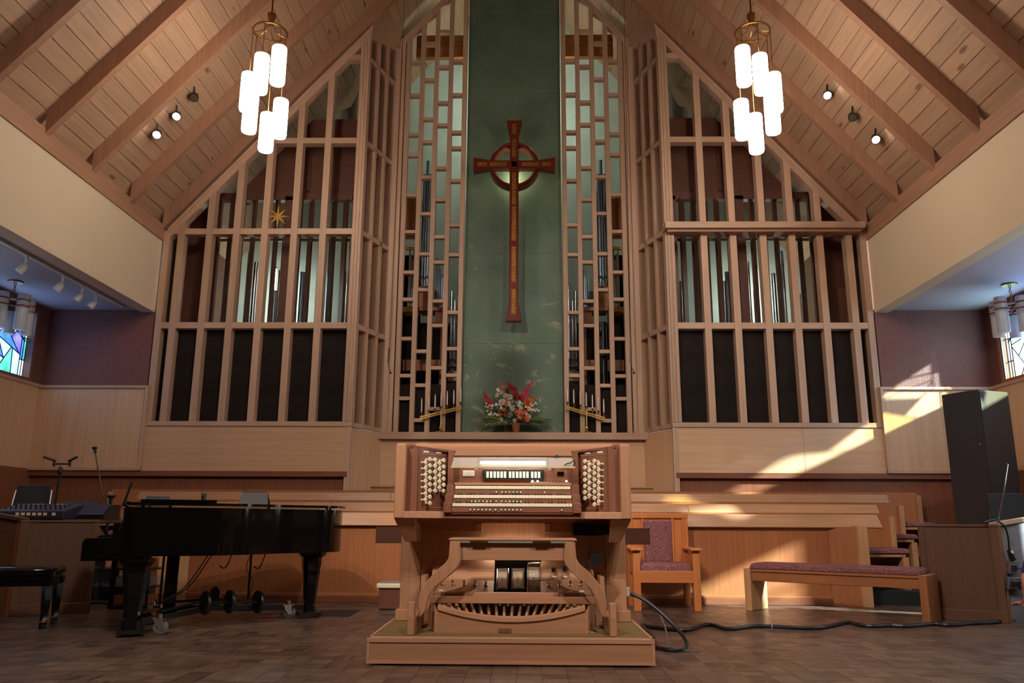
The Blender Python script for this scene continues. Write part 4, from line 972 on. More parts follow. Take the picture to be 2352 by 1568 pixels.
for k in range(3):
    hl = (4.62, 5.12, 5.62)[k]; y0 = 9.30+.83*k; zf = .15*(k+1); yb = (10.07, 10.90, 11.44)[k]
    pw = thing('choir_pew', ['lowest choir pew with maroon seat behind the front screen', 'middle choir pew with maroon seat', 'topmost choir pew with maroon seat against the wainscot'][k], 'pew', (0, y0+.4, zf), local=False)
    B(-hl+.06, hl-.06, yb-.5, yb-.06, zf+.36, zf+.40).build('seat_board', 'pew_end', pw, .006)
    cushion(-hl+.02, hl-.02, yb-.52, yb-.07, zf+.40, zf+.46, 'seat_cushion', MAROON, pw)
    B(-hl, hl, yb-.04, yb, zf+.02, zf+.86).build('backrest', 'panel', pw, ax='z')
    if k < 2:
        for xa, xb in ((-hl+.1, -2.2+k*.6), (-2.2+k*.6, 2.2-k*.7), (2.2-k*.7, hl-.1)):
            MB().yz([(yb-.03, zf+.80), (yb, zf+.785), (yb+.10, zf+.945), (yb+.07, zf+.965)], xa+.001, xb-.001).build('ledge', 'pew', pw, .004, ax='x')
    for s in (-1, 1):
        B(*sorted((s*(hl-.02), s*(hl+.04))), yb-.08, yb+.02, zf, zf+.82).build('end_stile', 'pew_end', pw, .005)
        B(*sorted((s*(hl-.1), s*(hl-.03))), yb-.5, yb-.1, zf, zf+.36).build('seat_support', 'pew_end', pw, .005)
for s in (-1, 1):
    bb_ = B(*sorted((s*.95, s*2.03)), 11.70, 11.76, .45, 1.375).build('recess_pew', 'pew', ax='x'); FR[bb_] = I4
    tag(bb_, 'plain pew back standing in the recess, '+('beside the star-bearing screen' if s < 0 else 'beside the ledged screen'), 'pew')
    B(*sorted((s*.95, s*2.03)), 11.68, 11.78, 1.36, 1.385).build('top_rail', 'pew', bb_, .004)
    B(*sorted((s*2.03, s*2.1)), 11.68, 11.78, .45, 1.30).build('end_stile', 'panel', bb_, .004)
# ------------------------------------------------------------------ clergy chair
ch = thing('armchair', 'orange-brown wooden clergy armchair with floral maroon seat and back', 'chair', (1.66, 8.9, 0))
for s in (-1, 1):
    B(*sorted((s*.27, s*.345)), -.28, -.205, 0, .60).build('front_leg', 'throne', ch, .004)
    B(*sorted((s*.27, s*.335)), .23, .30, 0, .99).build('rear_leg', 'throne', ch, .004)
    MB().xy([(s*.245, -.32), (s*.37, -.32), (s*.37, -.2), (s*.35, .25), (s*.265, .25)], .60, .628).build('arm', 'throne', ch, .006, ax='y')
    B(*sorted((s*.29, s*.32)), -.21, .23, .36, .56).build('side_panel', 'throne', ch, .003)
    for k in range(3): B(*sorted((s*(.28+.014*k), s*(.286+.014*k))), .224, .232, .64, .96).build('flute', 'throne', ch)
    B(*sorted((s*.155, s*.175)), .22, .25, .40, .93).build('back_bead', 'throne', ch)
B(-.28, .28, -.275, -.235, .28, .40).build('front_rail', 'throne', ch, .003)
B(-.28, .28, .24, .28, .28, .40).build('rear_rail', 'throne', ch, .003)
B(-.28, .28, .245, .275, .40, .95).build('back_panel', 'throne', ch, ax='z')
B(-.34, .34, .225, .305, .93, .985).build('top_rail', 'throne', ch, .006)
cushion(-.265, .265, -.26, .23, .39, .475, 'seat_cushion', MAROON, ch, .03)
MB().box(-.155, .155, .195, .245, .46, .915).build('back_cushion', MAROON, ch, .018)
# ------------------------------------------------------------------ long upholstered bench
A = Vector((2.66, 8.86, 0)); D = Vector((3.92, 7.86, 0)); L_ = (D-A).length; ang = math.atan2(D.y-A.y, D.x-A.x)
lb = thing('upholstered_bench', 'long wooden bench with thin maroon floral cushion standing askew', 'bench', tuple((A+D)/2), ang)
h_ = L_/2
for s in (-1, 1): B(*sorted((s*h_, s*(h_+.07))), -.2, .22, 0, .425).build('end_slab', 'pew_end' if s < 0 else 'panel', lb, .005, ax='z')  # one slab in paler wood, the sunlight on it put into the colour
B(-h_, h_, -.17, -.13, .30, .395).build('front_rail', 'panel', lb, .004); B(-h_, h_, -.185, -.12, .392, .425).build('bead_rail', 'panel', lb, .006)
B(-h_, h_, .14, .19, .30, .41).build('rear_rail', 'pew', lb, .004); B(-h_, h_, -.13, .15, .37, .41).build('seat_board', 'pew', lb)
cushion(-h_-.01, h_+.01, -.19, .2, .415, .485, 'cushion', MAROON, lb, .04)
# ------------------------------------------------------------------ side desks (angled front screens of the side seats)
for s in (-1, 1):
    t = thing('side_desk', 'brown angled side screen with grey ply flank, '+('carrying the audio mixer' if s < 0 else 'with power boxes on its flank'), 'side screen', (s*4.4, 8.0, 0), local=False)
    P = lambda x, y, z=0: Vector((s*x, y, z))
    MB().ext([P(4.06, 8.16), P(4.60, 7.79), P(4.63, 7.83), P(4.09, 8.20)], (0, 0, .868)).build('front_panel', 'brown_desk', t, ax='z')
    MB().ext([P(4.055, 8.145, .86), P(4.61, 7.765, .86), P(4.65, 7.82, .86), P(4.09, 8.20, .86)], (0, 0, .022)).build('cap', 'brown_desk', t, .003, ax='x')
    for (a, b) in ((P(4.06, 8.15), P(4.10, 8.125)), (P(4.55, 7.81), P(4.61, 7.77))): MB().ext([a, b, b+Vector((0, .03, 0)), a+Vector((0, .03, 0))], (0, 0, .86)).build('stile', 'brown_desk', t, .003, ax='z')
    MB().ext([P(4.05, 8.13), P(4.60, 7.755), P(4.63, 7.80), P(4.09, 8.18)], (0, 0, .1)).build('base_board', 'brown_desk', t, .003, ax='x')
    MB().ext([P(4.60, 7.79), P(4.70, 7.86), P(4.68, 7.90), P(4.58, 7.83)], (0, 0, .868)).build('corner_post', 'chest', t, .003, ax='z')
    MB().ext([P(4.70, 7.87, 0), P(5.2, 8.05, 0), P(5.2, 8.05, .935), P(4.70, 7.87, .85)], (0, .03, 0)).build('flank_panel', 'grey_ply' if s > 0 else 'brown_desk', t, ax='x')  # mixer-side flank and cap dark brown: their shade put into the colour
    MB().ext([P(4.60, 7.80, .862), P(5.22, 8.03, .938), P(5.22, 8.03, .978), P(4.60, 7.80, .90)], (0, .09, 0)).build('flank_cap', 'limed' if s > 0 else 'brown_desk', t, .003, ax='x')
# power boxes, conduit and cord on the right flank
def fl(x, y, off=0.0):
    n = Vector((.34, -.94, 0)).normalized(); p0 = Vector((4.70, 7.87, 0)); n = Vector((.58, -1.6, 0)).normalized()
    d = ray(x, y); return CAM+d*((p0-CAM).dot(n)/d.dot(n))+n*off
def flbox(x0, y0, x1, y1, th, name, m, par):
    a, b, c, d = fl(x0, y0), fl(x1, y0), fl(x1, y1), fl(x0, y1); n = Vector((.58, -1.6, 0)).normalized()
    return MB().ext([a, b, c, d], n*th).build(name, m, par, .002)
ob = thing('outlet_box', 'grey wall outlet box with black plug on the ply flank', 'outlet', tuple(fl(2316, 1320)), local=False)
flbox(2308, 1288, 2327, 1316, .05, 'body', STEEL, ob); flbox(2313, 1297, 2321, 1310, .07, 'plug', PLASTIC, ob)
MB().tube(curve([fl(2321, 1303, .07), fl(2332, 1306, .09), fl(2340, 1318, .1), fl(2341, 1330, .08)]), .006, 6).build('cord', PLASTIC, ob)
o2 = thing('power_strip', 'four-socket steel power box on a conduit below the outlet box', 'outlet', tuple(fl(2322, 1352)), local=False)
flbox(2303, 1325, 2340, 1352, .06, 'body', STEEL, o2); flbox(2308, 1333, 2322, 1345, .10, 'plug', PLASTIC, o2)
for x, y in ((2329, 1336), (2337, 1336), (2329, 1347)): MB().cyl(fl(x, y, .06), fl(x, y, .066), .016, n=10).build('socket', PLASTIC, o2)
MB().tube([fl(2309, 1352, .02), fl(2310, 1370, .02), fl(2311, 1400, .02), fl(2313, 1432, .02)], .011, 8).build('conduit', STEEL, o2)
cd_ = MB().tube(curve([fl(2256, 1202, .02)+Vector((0, 0, .01)), fl(2272, 1193, .03), fl(2285, 1198, .06), fl(2296, 1210, .06), fl(2303, 1232, .06), fl(2307, 1262, .05)]), .008, 8).build('extension_cord', PLASTIC); FR[cd_] = I4
tag(cd_, 'black cord looping over the side screen down to a taped plug', 'cord')
MB().cyl(fl(2307, 1262, .05), fl(2316, 1286, .05), .022, .028, 10).build('connector', PLASTIC, cd_); MB().cyl(fl(2308, 1263, .05), fl(2311, 1270, .05), .025, .025, 10).build('connector_collar', WHITE, cd_)
gm_ = MB().tube([PY(2293, 1196, 7.95), PY(2304, 1140, 7.95), PY(2313, 1078, 7.95), PY(2315, 1066, 7.95), PY(2311, 1063, 7.95)], [.007, .006, .005, .005, .004], 8).build('gooseneck_microphone', CHROME); FR[gm_] = I4
tag(gm_, 'slender chrome gooseneck rising from the side screen with power boxes', 'microphone')
MB().cyl(PY(2293, 1200, 7.95), PY(2293, 1192, 7.95), .015, n=10).build('base_collar', BLACKM, gm_)
# tall cabinet
C = Vector((5.27, 8.98, 0)); l1 = Vector((-.42, .9, 0)).normalized()*.46; l2 = Vector((.9, .42, 0)).normalized()*.5
cab = thing('tall_cabinet', 'tall dark grey storage cabinet standing in the aisle by the plum wall', 'cabinet', tuple(C), local=False)
MB().ext([C, C+l2, C+l2+l1, C+l1], (0, 0, 2.36)).build('carcass', DARKGREY, cab, .004)
a = C+l2*.02-l1*.025; MB().ext([a+Vector((0, 0, .05)), a+l2*.96+Vector((0, 0, .05)), a+l2*.96+Vector((0, 0, 2.34)), a+Vector((0, 0, 2.34))], l1*.06).build('door', DARKGREY, cab, .003)
for z, t in ((1.75, .12), (2.3, .95)): MB().ball(C+l1*t-l2.normalized()*.002+Vector((0, 0, z)), .008, 6, 4).build('screw', CHROME, cab)
MB().cyl(a+l2*.88-l1*.03+Vector((0, 0, 1.1)), a+l2*.88-l1*.03+Vector((0, 0, 1.3)), .01, n=8).build('handle', CHROME, cab)
# stacked chairs behind the side screen
for k in range(4):
    z = .62+.07*k; t = thing('stacking_chair', ['lowest', 'second lowest', 'third', 'topmost'][k]+' black stacking chair in the pile beside the tall cabinet', 'chair', (5.36, 8.56, 0), .1, 'stacked black chairs')
    cushion(-.23, .23, -.22, .22, z-.2, z-.15, 'seat', plain('black_seat_fabric', S(26, 26, 30), .8), t)
    MB().ext([(-.22, .2, z+.0), (.22, .2, z+.0), (.20, .27, z+.38), (-.20, .27, z+.38)], (0, .03, 0)).build('backrest', plain('black_seat_fabric', S(26, 26, 30), .8), t, .01)
    for s in (-1, 1):
        MB().tube([(s*(.24+.006*k), -.2, .07*k+.005), (s*.24, -.2, z-.18), (s*.24, .2, z-.17), (s*.22, .25, z+.2)], .011, 8).build('side_frame', BLACKM, t)
        MB().tube([(s*(.24+.006*k), .24, .07*k+.005), (s*.235, .16, z-.18)], .011, 8).build('rear_leg', BLACKM, t)
        MB().ball((s*.24, -.235, z-.17), .012, 6, 4).build('frame_cap', CHROME, t)
# white-topped box beside the console
wb = thing('storage_box', 'dark brown box with cream padded lid on the floor beside the console', 'box', (-1.16, 8.72, 0))
B(-.14, .16, -.14, .16, .012, .215).build('body', 'box_red', wb, .003); B(-.165, .185, -.165, .185, .215, .262).build('lid', plain('cream_vinyl', S(222, 206, 170), .5), wb, .008); B(-.14, .16, -.14, .16, .262, .268).build('lid_pad', MASONITE, wb); B(-.13, .15, -.13, .15, 0, .012).build('glides', PLASTIC, wb)
# cables
def cable(pts, r, z): return MB().tube(curve([PZ(x, y, z) for x, y in pts], 2), r, 8)
cp = [(0,165),(60,170),(150,182),(230,182),(300,155),(350,147),(410,158),(460,178),(520,175),(620,160),(740,160),(900,170),(1040,172),(1120,160),(1200,140),(1245,132),(1300,150),(1380,160),(1500,152),(1600,160),(1700,150),(1780,142),(1880,155),(2000,140),(2100,138),(2250,125),(2352,118),(2600,120)]
o = cable([(1475, 1436)]+[(1500+x*.3622, 1380+y*.3622) for x, y in cp], .017, .017).build('floor_cable', PLASTIC); FR[o] = I4
tag(o, 'thick black cable snaking over the parquet past the upholstered bench', 'cable')
p = PZ(1772, 1438, .02); MB().ring(p, .02, .006, 12, 6, (1, 0, 0)).build('cable_tie', plain('blue_tape', S(110, 150, 170), .5), o)
lo = MB().tube(curve([Vector((XC+.86, 6.42, .36)), Vector((XC+.98, 6.38, .33)), Vector((1.25, 6.3, .2)), Vector((1.37, 6.15, .06)), Vector((1.33, 5.98, .016)), Vector((1.2, 5.95, .016)), Vector((1.12, 6.1, .016)), Vector((1.2, 6.5, .016)), PZ(1475, 1436, .016)]), .014, 8).build('console_cable', PLASTIC); FR[lo] = I4
tag(lo, 'black cable hanging in a loop from a white plug on the console side', 'cable')
B(XC+.85, XC+.885, 6.37, 6.45, .34, .40).build('plug', WHITE, lo)
lo2 = MB().tube(curve([Vector((1.2, 6.34, .24)), Vector((1.24, 6.25, .12)), Vector((1.22, 6.08, .012)), Vector((1.32, 5.95, .012)), Vector((1.42, 5.93, .012))]), .006, 6).build('thin_cable', plain('grey_cable', S(90, 92, 98), .5)); FR[lo2] = I4
tag(lo2, 'thin grey wire lying under the looped console cable', 'cable')
mt = MB().xy([(PZ(*q_, 0).x, PZ(*q_, 0).y) for q_ in ((640, 1412), (660, 1402), (826, 1401), (800, 1416))], .001, .006).build('floor_mat', plain('dark_mat_rubber', S(40, 34, 36), .7)); tag(mt, 'thin dark mat under the tail leg of the grand piano', 'mat')
# ------------------------------------------------------------------ grand piano
PA = math.radians(24); leg0 = PZ(300, 1448, .04); ca_, sa_ = math.cos(PA), math.sin(PA)
PO = Vector((leg0.x-(.4*ca_-.12*sa_), leg0.y-(.4*sa_+.12*ca_), 0))
pn = thing('grand_piano', 'glossy black grand piano with closed lid on a wheeled dolly', 'piano', tuple(PO), PA)
OUT = [(.28, 0), (.8, 0), (1.0, .03), (1.18, .11), (1.35, .23), (1.52, .34), (1.72, .42), (1.92, .48), (2.06, .58), (2.14, .74), (2.17, .95), (2.14, 1.18), (2.04, 1.38), (1.86, 1.48), (1.65, 1.5), (.28, 1.5)]
def smooth(p, it=2):
    for _ in range(it):
        q = []
        for i in range(len(p)-1):
            a, b = p[i], p[i+1]; q += [(.75*a[0]+.25*b[0], .75*a[1]+.25*b[1]), (.25*a[0]+.75*b[0], .25*a[1]+.75*b[1])]
        p = [p[0]]+q+[p[-1]]
    return p
OS = smooth(OUT)
def prism(pts, z0, z1, name, m, par, bev=.004):
    b = MB(); n = len(pts)
    b.add([(x, y, z) for z in (z0, z1) for x, y in pts], [tuple(range(n-1, -1, -1)), tuple(range(n, 2*n))]); 
    b.add([(x, y, z) for z in (z0, z1) for x, y in pts], [(i, (i+1) % n, n+(i+1) % n, n+i) for i in range(n)], True)
    return b.build(name, m, par)
prism(OS, .605, .985, 'rim', BLACK, pn)
def grow(p, d): 
    cx_, cy_ = 1.1, .78
    return [(x+(d if x > cx_ else -d*.2)*min(1, abs(x-cx_)), y+(d if y > cy_ else -d)*1.0) for x, y in p]
lid = prism(grow(OS, .025), 1.0, 1.022, 'lid', BLACK, pn)
prism([(.38, -.03), (.78, -.03), (.95, -.0), (.95, 1.52), (.38, 1.52)], 1.024, 1.046, 'front_flap', BLACK, lid)
for x, y in ((.6, .03), (1.4, .31), (1.95, .56), (2.1, 1.2), (.4, .03)): MB().cyl((x, y, .984), (x, y, 1.001), .012, n=8).build('lid_buffer', RUBBER, pn)
for y0 in (0.0, 1.44):
    MB().xz([(.0, .585), (.34, .585), (.34, .985), (.285, .985), (.27, .90), (.24, .80), (.19, .755), (.02, .745), (0, .72)], y0, y0+.06).build('key_arm', BLACK, pn, .006)
B(0, .45, .02, 1.48, .575, .655).build('key_bed', BLACK, pn, .004); B(.0, .03, .06, 1.44, .65, .70).build('key_slip', BLACK, pn, .004)
o = MB()
for k in range(52): o.box(.05, .2, .14+k*.0235, .162+k*.0235, .66, .70)
o = o.build('natural_keys', IVORY, pn); o['kind'] = 'stuff'
B(.2, .27, .06, 1.44, .655, .86).build('fallboard', BLACK, pn, .004); B(.27, .30, .06, 1.44, .655, .98).build('front_rail', BLACK, pn)
LEGS = [(.4, .14), (.4, 1.36), (1.9, .92)]
for i, (x, y) in enumerate(LEGS):
    b = MB(); prof = [(.12, .605), (.12, .57), (.085, .545), (.085, .50), (.075, .42), (.05, .12), (.055, .10), (.055, .05)] if i else [(.13, .585), (.13, .56), (.10, .53), (.10, .48), (.09, .40), (.06, .14), (.07, .12), (.07, .05)]
    rings = [[(x+sx_*r, y+sy_*r, z) for sx_, sy_ in ((-1, -.6), (-.6, -1), (.6, -1), (1, -.6), (1, .6), (.6, 1), (-.6, 1), (-1, .6))] for r, z in prof]
    vs = [p_ for r in rings for p_ in r]; fs = [(0, 1, 2, 3, 4, 5, 6, 7), tuple(range(8*len(prof)-1, 8*len(prof)-9, -1))]
    for r in range(len(prof)-1): fs += [(8*r+(k+1) % 8, 8*r+k, 8*r+8+k, 8*r+8+(k+1) % 8) for k in range(8)]
    b.add(vs, fs).build('leg', BLACK, pn)
B(.62, .72, .60, .64, .14, .605).box(.62, .72, .86, .90, .14, .605).box(.6, .74, .58, .92, .1, .16).build('lyre', BLACK, pn, .004)
for k in range(3): B(.42, .6, .67+k*.07, .70+k*.07, .12, .135).build('pedal', BRASS, pn, .003)
B(.02, .42, 1.30, 1.33, .55, .575).build('under_rail', BLACK, pn)
# dolly
dl = thing('piano_dolly', 'black three-armed steel piano dolly on grey caster wheels', 'dolly', tuple(PO), PA)
hub = Vector((1.0, .78, .13))
for i, (x, y) in enumerate(LEGS):
    e = Vector((x, y, .09)); d = (e-hub).normalized()
    MB().beam(hub, e-d*.06, .045, .045).build('arm', BLACKM, dl); MB().beam(hub+Vector((0, 0, .07)), e-d*.3+Vector((0, 0, .05)), .02, .02).build('brace_rod', BLACKM, dl)
    B(x-.1, x+.1, y-.1, y+.1, .022, .05).build('leg_cup', BLACKM, dl)
    c = e-d*.2+Vector((0, 0, -.015)); c.z = 0
    if i == 0: c = e+Vector((.2, -.02, 0)); c.z = 0
    sw_ = B(c.x-.05, c.x+.05, c.y-.04, c.y+.04, .118, .126).build('caster_plate', CHROME, dl)
    MB().cyl((c.x, c.y, .124), (c.x, c.y, .16), .022, n=12).build('caster_stem', CHROME, dl)
    w_ = MB().lathe([(.02, -.016), (.05, -.016), (.058, -.01), (.058, .01), (.05, .016), (.02, .016)], (c.x+.015, c.y, .058), 20, axis=(0, 1, 0)).build('wheel', RUBBER, dl)
    MB().cyl((c.x+.015, c.y-.022, .058), (c.x+.015, c.y+.022, .058), .022, n=12).build('wheel_hub', CHROME, w_)
    MB().xz([(c.x-.04, .12), (c.x+.03, .12), (c.x+.025, .06), (c.x+.005, .045), (c.x-.03, .08)], c.y-.03, c.y-.02).build('fork', CHROME, dl)
for x, y, z in ((.95, .45, .2), (1.15, .5, .2), (1.4, .62, .18), (1.05, .9, .2)):
    MB().lathe([(.012, -.014), (.095, -.014), (.1, -.006), (.1, .006), (.095, .014), (.012, .014)], (x, y, z), 20, axis=(1, .35, 0)).build('flange_wheel', BLACKM, dl)
MB().beam((.95, .45, .2), (1.4, .62, .18), .02, .02).build('axle', BLACKM, dl)
# things on the piano
def onpiano(x, y, z=1.022): q_ = PO+Vector((x*ca_-y*sa_, x*sa_+y*ca_, z)); return q_
c = PY(575, 1165, 7.5)
q_ = onpiano(1.3, .55)
tn = thing('tent_sign', 'dark grey folded tent card standing on the piano lid', 'sign', tuple(q_), PA*.3)
for s in (-1, 1): MB().ext([(-.13, s*.07, 0), (.13, s*.07, 0), (.11, 0, .115), (-.11, 0, .115)], (0, -s*.004, .002)).build('card_face', plain('dark_card', S(74, 70, 70), .6), tn)
MB().add([(-.13, -.07, 0), (-.13, .07, 0), (-.11, 0, .115)], [(0, 1, 2)]).build('card_end', plain('violet_card', S(70, 62, 130), .6), tn)
q_ = onpiano(.87, .6, 1.046); cu = MB().lathe([(.018, 0), (.022, .07), (.02, .075)], tuple(q_), 14).build('small_cup', BLACKM); tag(cu, 'small black canister standing on the piano flap', 'cup')
MB().ring(q_+Vector((0, 0, .055)), .0215, .003, 14, 6).build('rim_band', CHROME, cu)
for x, y, z, w2, lab in ((.5, .25, 1.046, .1, 'flat grey box on the piano flap beside the music case'),):
    q_ = onpiano(x, y, z); o = MB().box(-.09, .09, -.06, .06, 0, .03).build('flat_case', plain('grey_case', S(60, 58, 60), .6)); o.matrix_basis = Matrix.Translation(q_) @ Matrix.Rotation(PA, 4, 'Z'); tag(o, lab, 'case')
# piano bench
pbq = PZ(70, 1446, 0)
bq = thing('piano_bench', 'black tufted piano bench with brass-tipped legs', 'bench', (pbq.x-.22, pbq.y+.16, 0), PA-.15)
cushion(-.36, .28, -.19, .21, .43, .50, 'seat', BLACK, bq, .03); B(-.34, .26, -.17, .19, .34, .43).build('apron', BLACK, bq, .004)
for x in (-.32, .24):
    for y in (-.15, .17):
        MB().lathe([(.028, 0), (.03, .05), (.026, .06), (.045, .34)], (x, y, 0), 4).build('leg', BLACK, bq)
        MB().lathe([(.031, .05), (.032, .07)], (x, y, 0), 8).build('brass_ferrule', BRASS, bq)
for x in (-.38, .3): MB().cyl((x, .0, .40), (x+.02, .0, .40), .045, n=16).build('adjuster_knob', BLACK, bq)
# microphone stand under the piano
ms = thing('microphone_stand', 'black round-base microphone stand standing beneath the piano', 'stand', tuple(PZ(568, 1400, 0)))
MB().lathe([(.13, 0), (.13, .012), (.03, .025), (.012, .03)], (0, 0, 0), 24).build('base', BLACKM, ms); MB().cyl((0, 0, .03), (0, 0, .60), .012, n=10).build('pole', BLACKM, ms)
MB().tube(curve([(0, -.015, .55), (-.05, -.02, .4), (.06, -.03, .3), (.03, -.02, .15), (-.04, -.02, .05)]), .004, 6).build('mic_cable', PLASTIC, ms)
wr = thing('dangling_wires', 'thin black wires dangling below the grand piano', 'wires', tuple(onpiano(.95, .5, .4)), PA)
for (x0, y0, x1, y1, d_) in ((0, 0, -.35, -.15, .42), (.03, .02, -.3, -.1, .40), (.2, .1, .1, .1, .12), (.5, .2, .4, .2, .14)):
    MB().tube(curve([(x0, y0, .205), ((x0+x1)/2, (y0+y1)/2, .12-d_*.5), (x1, y1, .205-d_*.9)]), .005, 6).build('wire', PLASTIC, wr)
# ------------------------------------------------------------------ left aisle equipment
tb_ = thing('equipment_table', 'dark table behind the side screen holding audio gear', 'table', (-4.75, 8.57, 0))
B(-.62, .62, -.3, .35, .86, .89).build('table_top', 'brown_desk', tb_, .003)
for x in (-.57, .57):
    for y in (-.25, .3): B(x-.02, x+.02, y-.02, y+.02, 0, .86).build('leg', BLACKM, tb_)
mx = thing('audio_mixer', 'sloping violet-grey audio mixer with a row of pale buttons', 'mixer', (-4.82, 8.42, .89), .05)
MB().yz([(-.2, 0), (.2, 0), (.2, .16), (-.2, .08)], -.34, .34).build('body', plain('mixer_grey', S(46, 44, 62), .4), mx, .006)
for k in range(7):
    x = -.12+.055*k+(.03 if k == 6 else 0); B(x-.017, x+.017, -.206, -.19, .036, .064).build('button', plain('cream_button', S(232, 214, 180), .5), mx)
for k in range(12):
    x = -.3+.05*k
    for j in range(3): MB().cyl((x, -.1+.09*j, .095+.018*j), (x, -.1+.09*j, .115+.018*j), .009, n=8).build('knob', PLASTIC, mx)
for x in (-.12, .12): B(x-.05, x+.05, .16, .17, .15, .158).build('meter', plain('meter_glass', S(190, 180, 170), .1), mx)
MB().ball((-.33, -.05, .1), .009, 6, 4).build('power_light', glow('blue_indicator', (.2, .4, 1, 1), 6.0), mx)
for lab, (x, y, z), w_, h2 in (('black floor monitor box lying on the equipment table', (-4.26, 8.5, .89), .3, .15),):
    o = MB().yz([(-.16, 0), (.16, 0), (.16, h2), (.02, h2), (-.16, .03)], -w_/2, w_/2).build('monitor_speaker', PLASTIC); o.matrix_basis = Matrix.Translation((x, y, z)); tag(o, lab, 'speaker'); MWD[o] = o.matrix_basis; FR[o] = o.matrix_basis
    MB().ext([(-w_/2+.02, -.155, .038), (w_/2-.02, -.155, .038), (w_/2-.02, .01, h2-.002), (-w_/2+.02, .01, h2-.002)], (0, -.01, .008)).build('grille', plain('violet_black_grille', S(44, 40, 62), .7), o)
o = MB().box(-.28, .28, -.18, .18, 0, .22).build('equipment_rack', PLASTIC); o.matrix_basis = Matrix.Translation((-5.8, 8.5, .302)); tag(o, 'black rack case beside the audio mixer', 'case'); MWD[o] = o.matrix_basis; FR[o] = o.matrix_basis
B(-.26, .26, -.19, -.18, .02, .2).build('front_plate', BLACKM, o)
o2_ = B(-6.1, -5.5, 8.3, 8.7, 0, .3).build('equipment_plinth', 'brown_desk'); tag(o2_, 'low brown box under the black rack case', 'box'); FR[o2_] = I4
B(-6.12, -5.48, 8.28, 8.72, .27, .302).build('top', 'brown_desk', o2_)

# stacked rack and bag under the table seen past the piano
tray = thing('wire_rack', 'black shelf rack of boxed gear behind the grand piano', 'rack', (-3.86, 8.68, 0), .0)
for z in (.02, .2, .38, .56): B(-.2, .2, -.17, .17, z, z+.015).build('shelf', BLACKM, tray)
for x in (-.19, .19):
    for y in (-.16, .16): B(x-.01, x+.01, y-.01, y+.01, 0, .62).build('upright', BLACKM, tray)
for z, m in ((.035, 'chest'), (.215, RACKGREY), (.395, 'chest')): B(-.16, .15, -.14, .14, z, z+.1).build('boxed_gear', m, tray, .004)
# stereo microphone stand, boom stand, trumpet-like mic, chair
st_ = PY(122, 1160, 9.0); st_.z = 0
mm = thing('stereo_stand', 'black stand with two angled microphones on a crossbar', 'stand', tuple(st_))
zt2 = PY(120, 1065, 9.0).z
MB().cyl((0, 0, .02), (.03, 0, zt2-.03), .012, n=8).build('pole', BLACKM, mm)
for k in range(3): a_ = k*2.1; MB().cyl((0, 0, .3), (.3*math.cos(a_), .3*math.sin(a_), .008), .009, n=6).build('leg', BLACKM, mm)
MB().ball((.03, 0, zt2-.08), .03, 8, 6, (1, 1, 1.6)).build('clutch', BLACKM, mm)
MB().cyl((-.06, 0, zt2), (.14, 0, zt2), .01, n=8).build('crossbar', BLACKM, mm)
for s in (-1, 1):
    MB().cyl((.04+s*.07, 0, zt2+.03), (.04+s*.19, -.05, zt2+.075), .012, .014, 8).build('microphone', BLACKM, mm); MB().cyl((.04+s*.09, 0, zt2-.03), (.04+s*.09, 0, zt2+.04), .012, n=6).build('clip', BLACKM, mm)
YS_ = 9.12
b0, b1 = PY(246, 1200, YS_), PY(219, 1040, YS_)
bo = thing('boom_stand', 'slim chrome boom stand slanting up behind the piano', 'stand', (b0.x, YS_, 0), local=False)
MB().lathe([(.12, 0), (.12, .015), (.02, .03)], (b0.x, YS_, 0), 20).build('base', BLACKM, bo); MB().cyl((b0.x, YS_, .02), b0, .012, n=8).build('pole', BLACKM, bo)
MB().cyl(b0, b1, .008, n=8).build('boom', CHROME, bo); MB().cyl(b1, b1+(b1-b0).normalized()*.05, .016, n=8).ball(b1+(b1-b0).normalized()*.06, .028, 8, 6, (1.2, 1, .6)).build('boom_head', BLACKM, bo)
b2 = PY(255, 1145, YS_); MB().cyl((b2.x, YS_, b2.z-.12), (b2.x, YS_, b2.z), .02, n=8).lathe([(.02, 0), (.055, .03), (.05, .045)], tuple(b2), 12).build('clamp', BLACKM, bo)
MB().cyl((b0.x+.01, YS_, .6), (b2.x, YS_, b2.z-.1), .01, n=8).build('side_arm', BLACKM, bo)
b3, b4 = PY(281, 1165, 9.1), PY(303, 1108, 9.1)
tm_ = thing('angled_microphone', 'black microphone tilted on a brass-collared clip behind the piano', 'microphone', (b3.x, 9.1, 0), local=False)
MB().cyl(b3, b4, .016, .011, 8).build('body', BLACKM, tm_); MB().ball(b3+Vector((.06, 0, .03)), .045, 8, 6).build('clip', BLACKM, tm_); MB().ring(b3+Vector((.03, 0, .0)), .04, .008, 14, 6, (.4, 0, 1)).build('collar', BRASS, tm_)
MB().cyl((b3.x+.03, 9.1, 0), (b3.x+.03, 9.1, b3.z), .012, n=8).build('pole', BLACKM, tm_); MB().lathe([(.12, 0), (.12, .015), (.02, .03)], (b3.x+.03, 9.1, 0), 20).build('base', BLACKM, tm_)
cc = PY(62, 1130, 9.2)
fc = thing('folding_chair', 'dark folding chair with chrome tube frame behind the mixer', 'chair', (cc.x, 9.2, 0), .2)
MB().ext([(-.2, .15, .88), (.2, .15, .88), (.18, .2, 1.28), (-.18, .2, 1.28)], (0, .02, 0)).build('backrest', plain('dark_chair_vinyl', S(34, 36, 42), .5), fc, .02); cushion(-.2, .2, -.2, .18, .52, .56, 'seat', plain('dark_chair_vinyl', S(34, 36, 42), .5), fc)
for s in (-1, 1):
    MB().tube([(s*.19, .19, 1.22), (s*.21, .12, .85), (s*.22, -.24, .02)], .012, 8).build('side_frame', STEEL, fc); MB().tube([(s*.2, -.15, .53), (s*.2, .28, .02)], .012, 8).build('rear_leg', CHROME, fc)
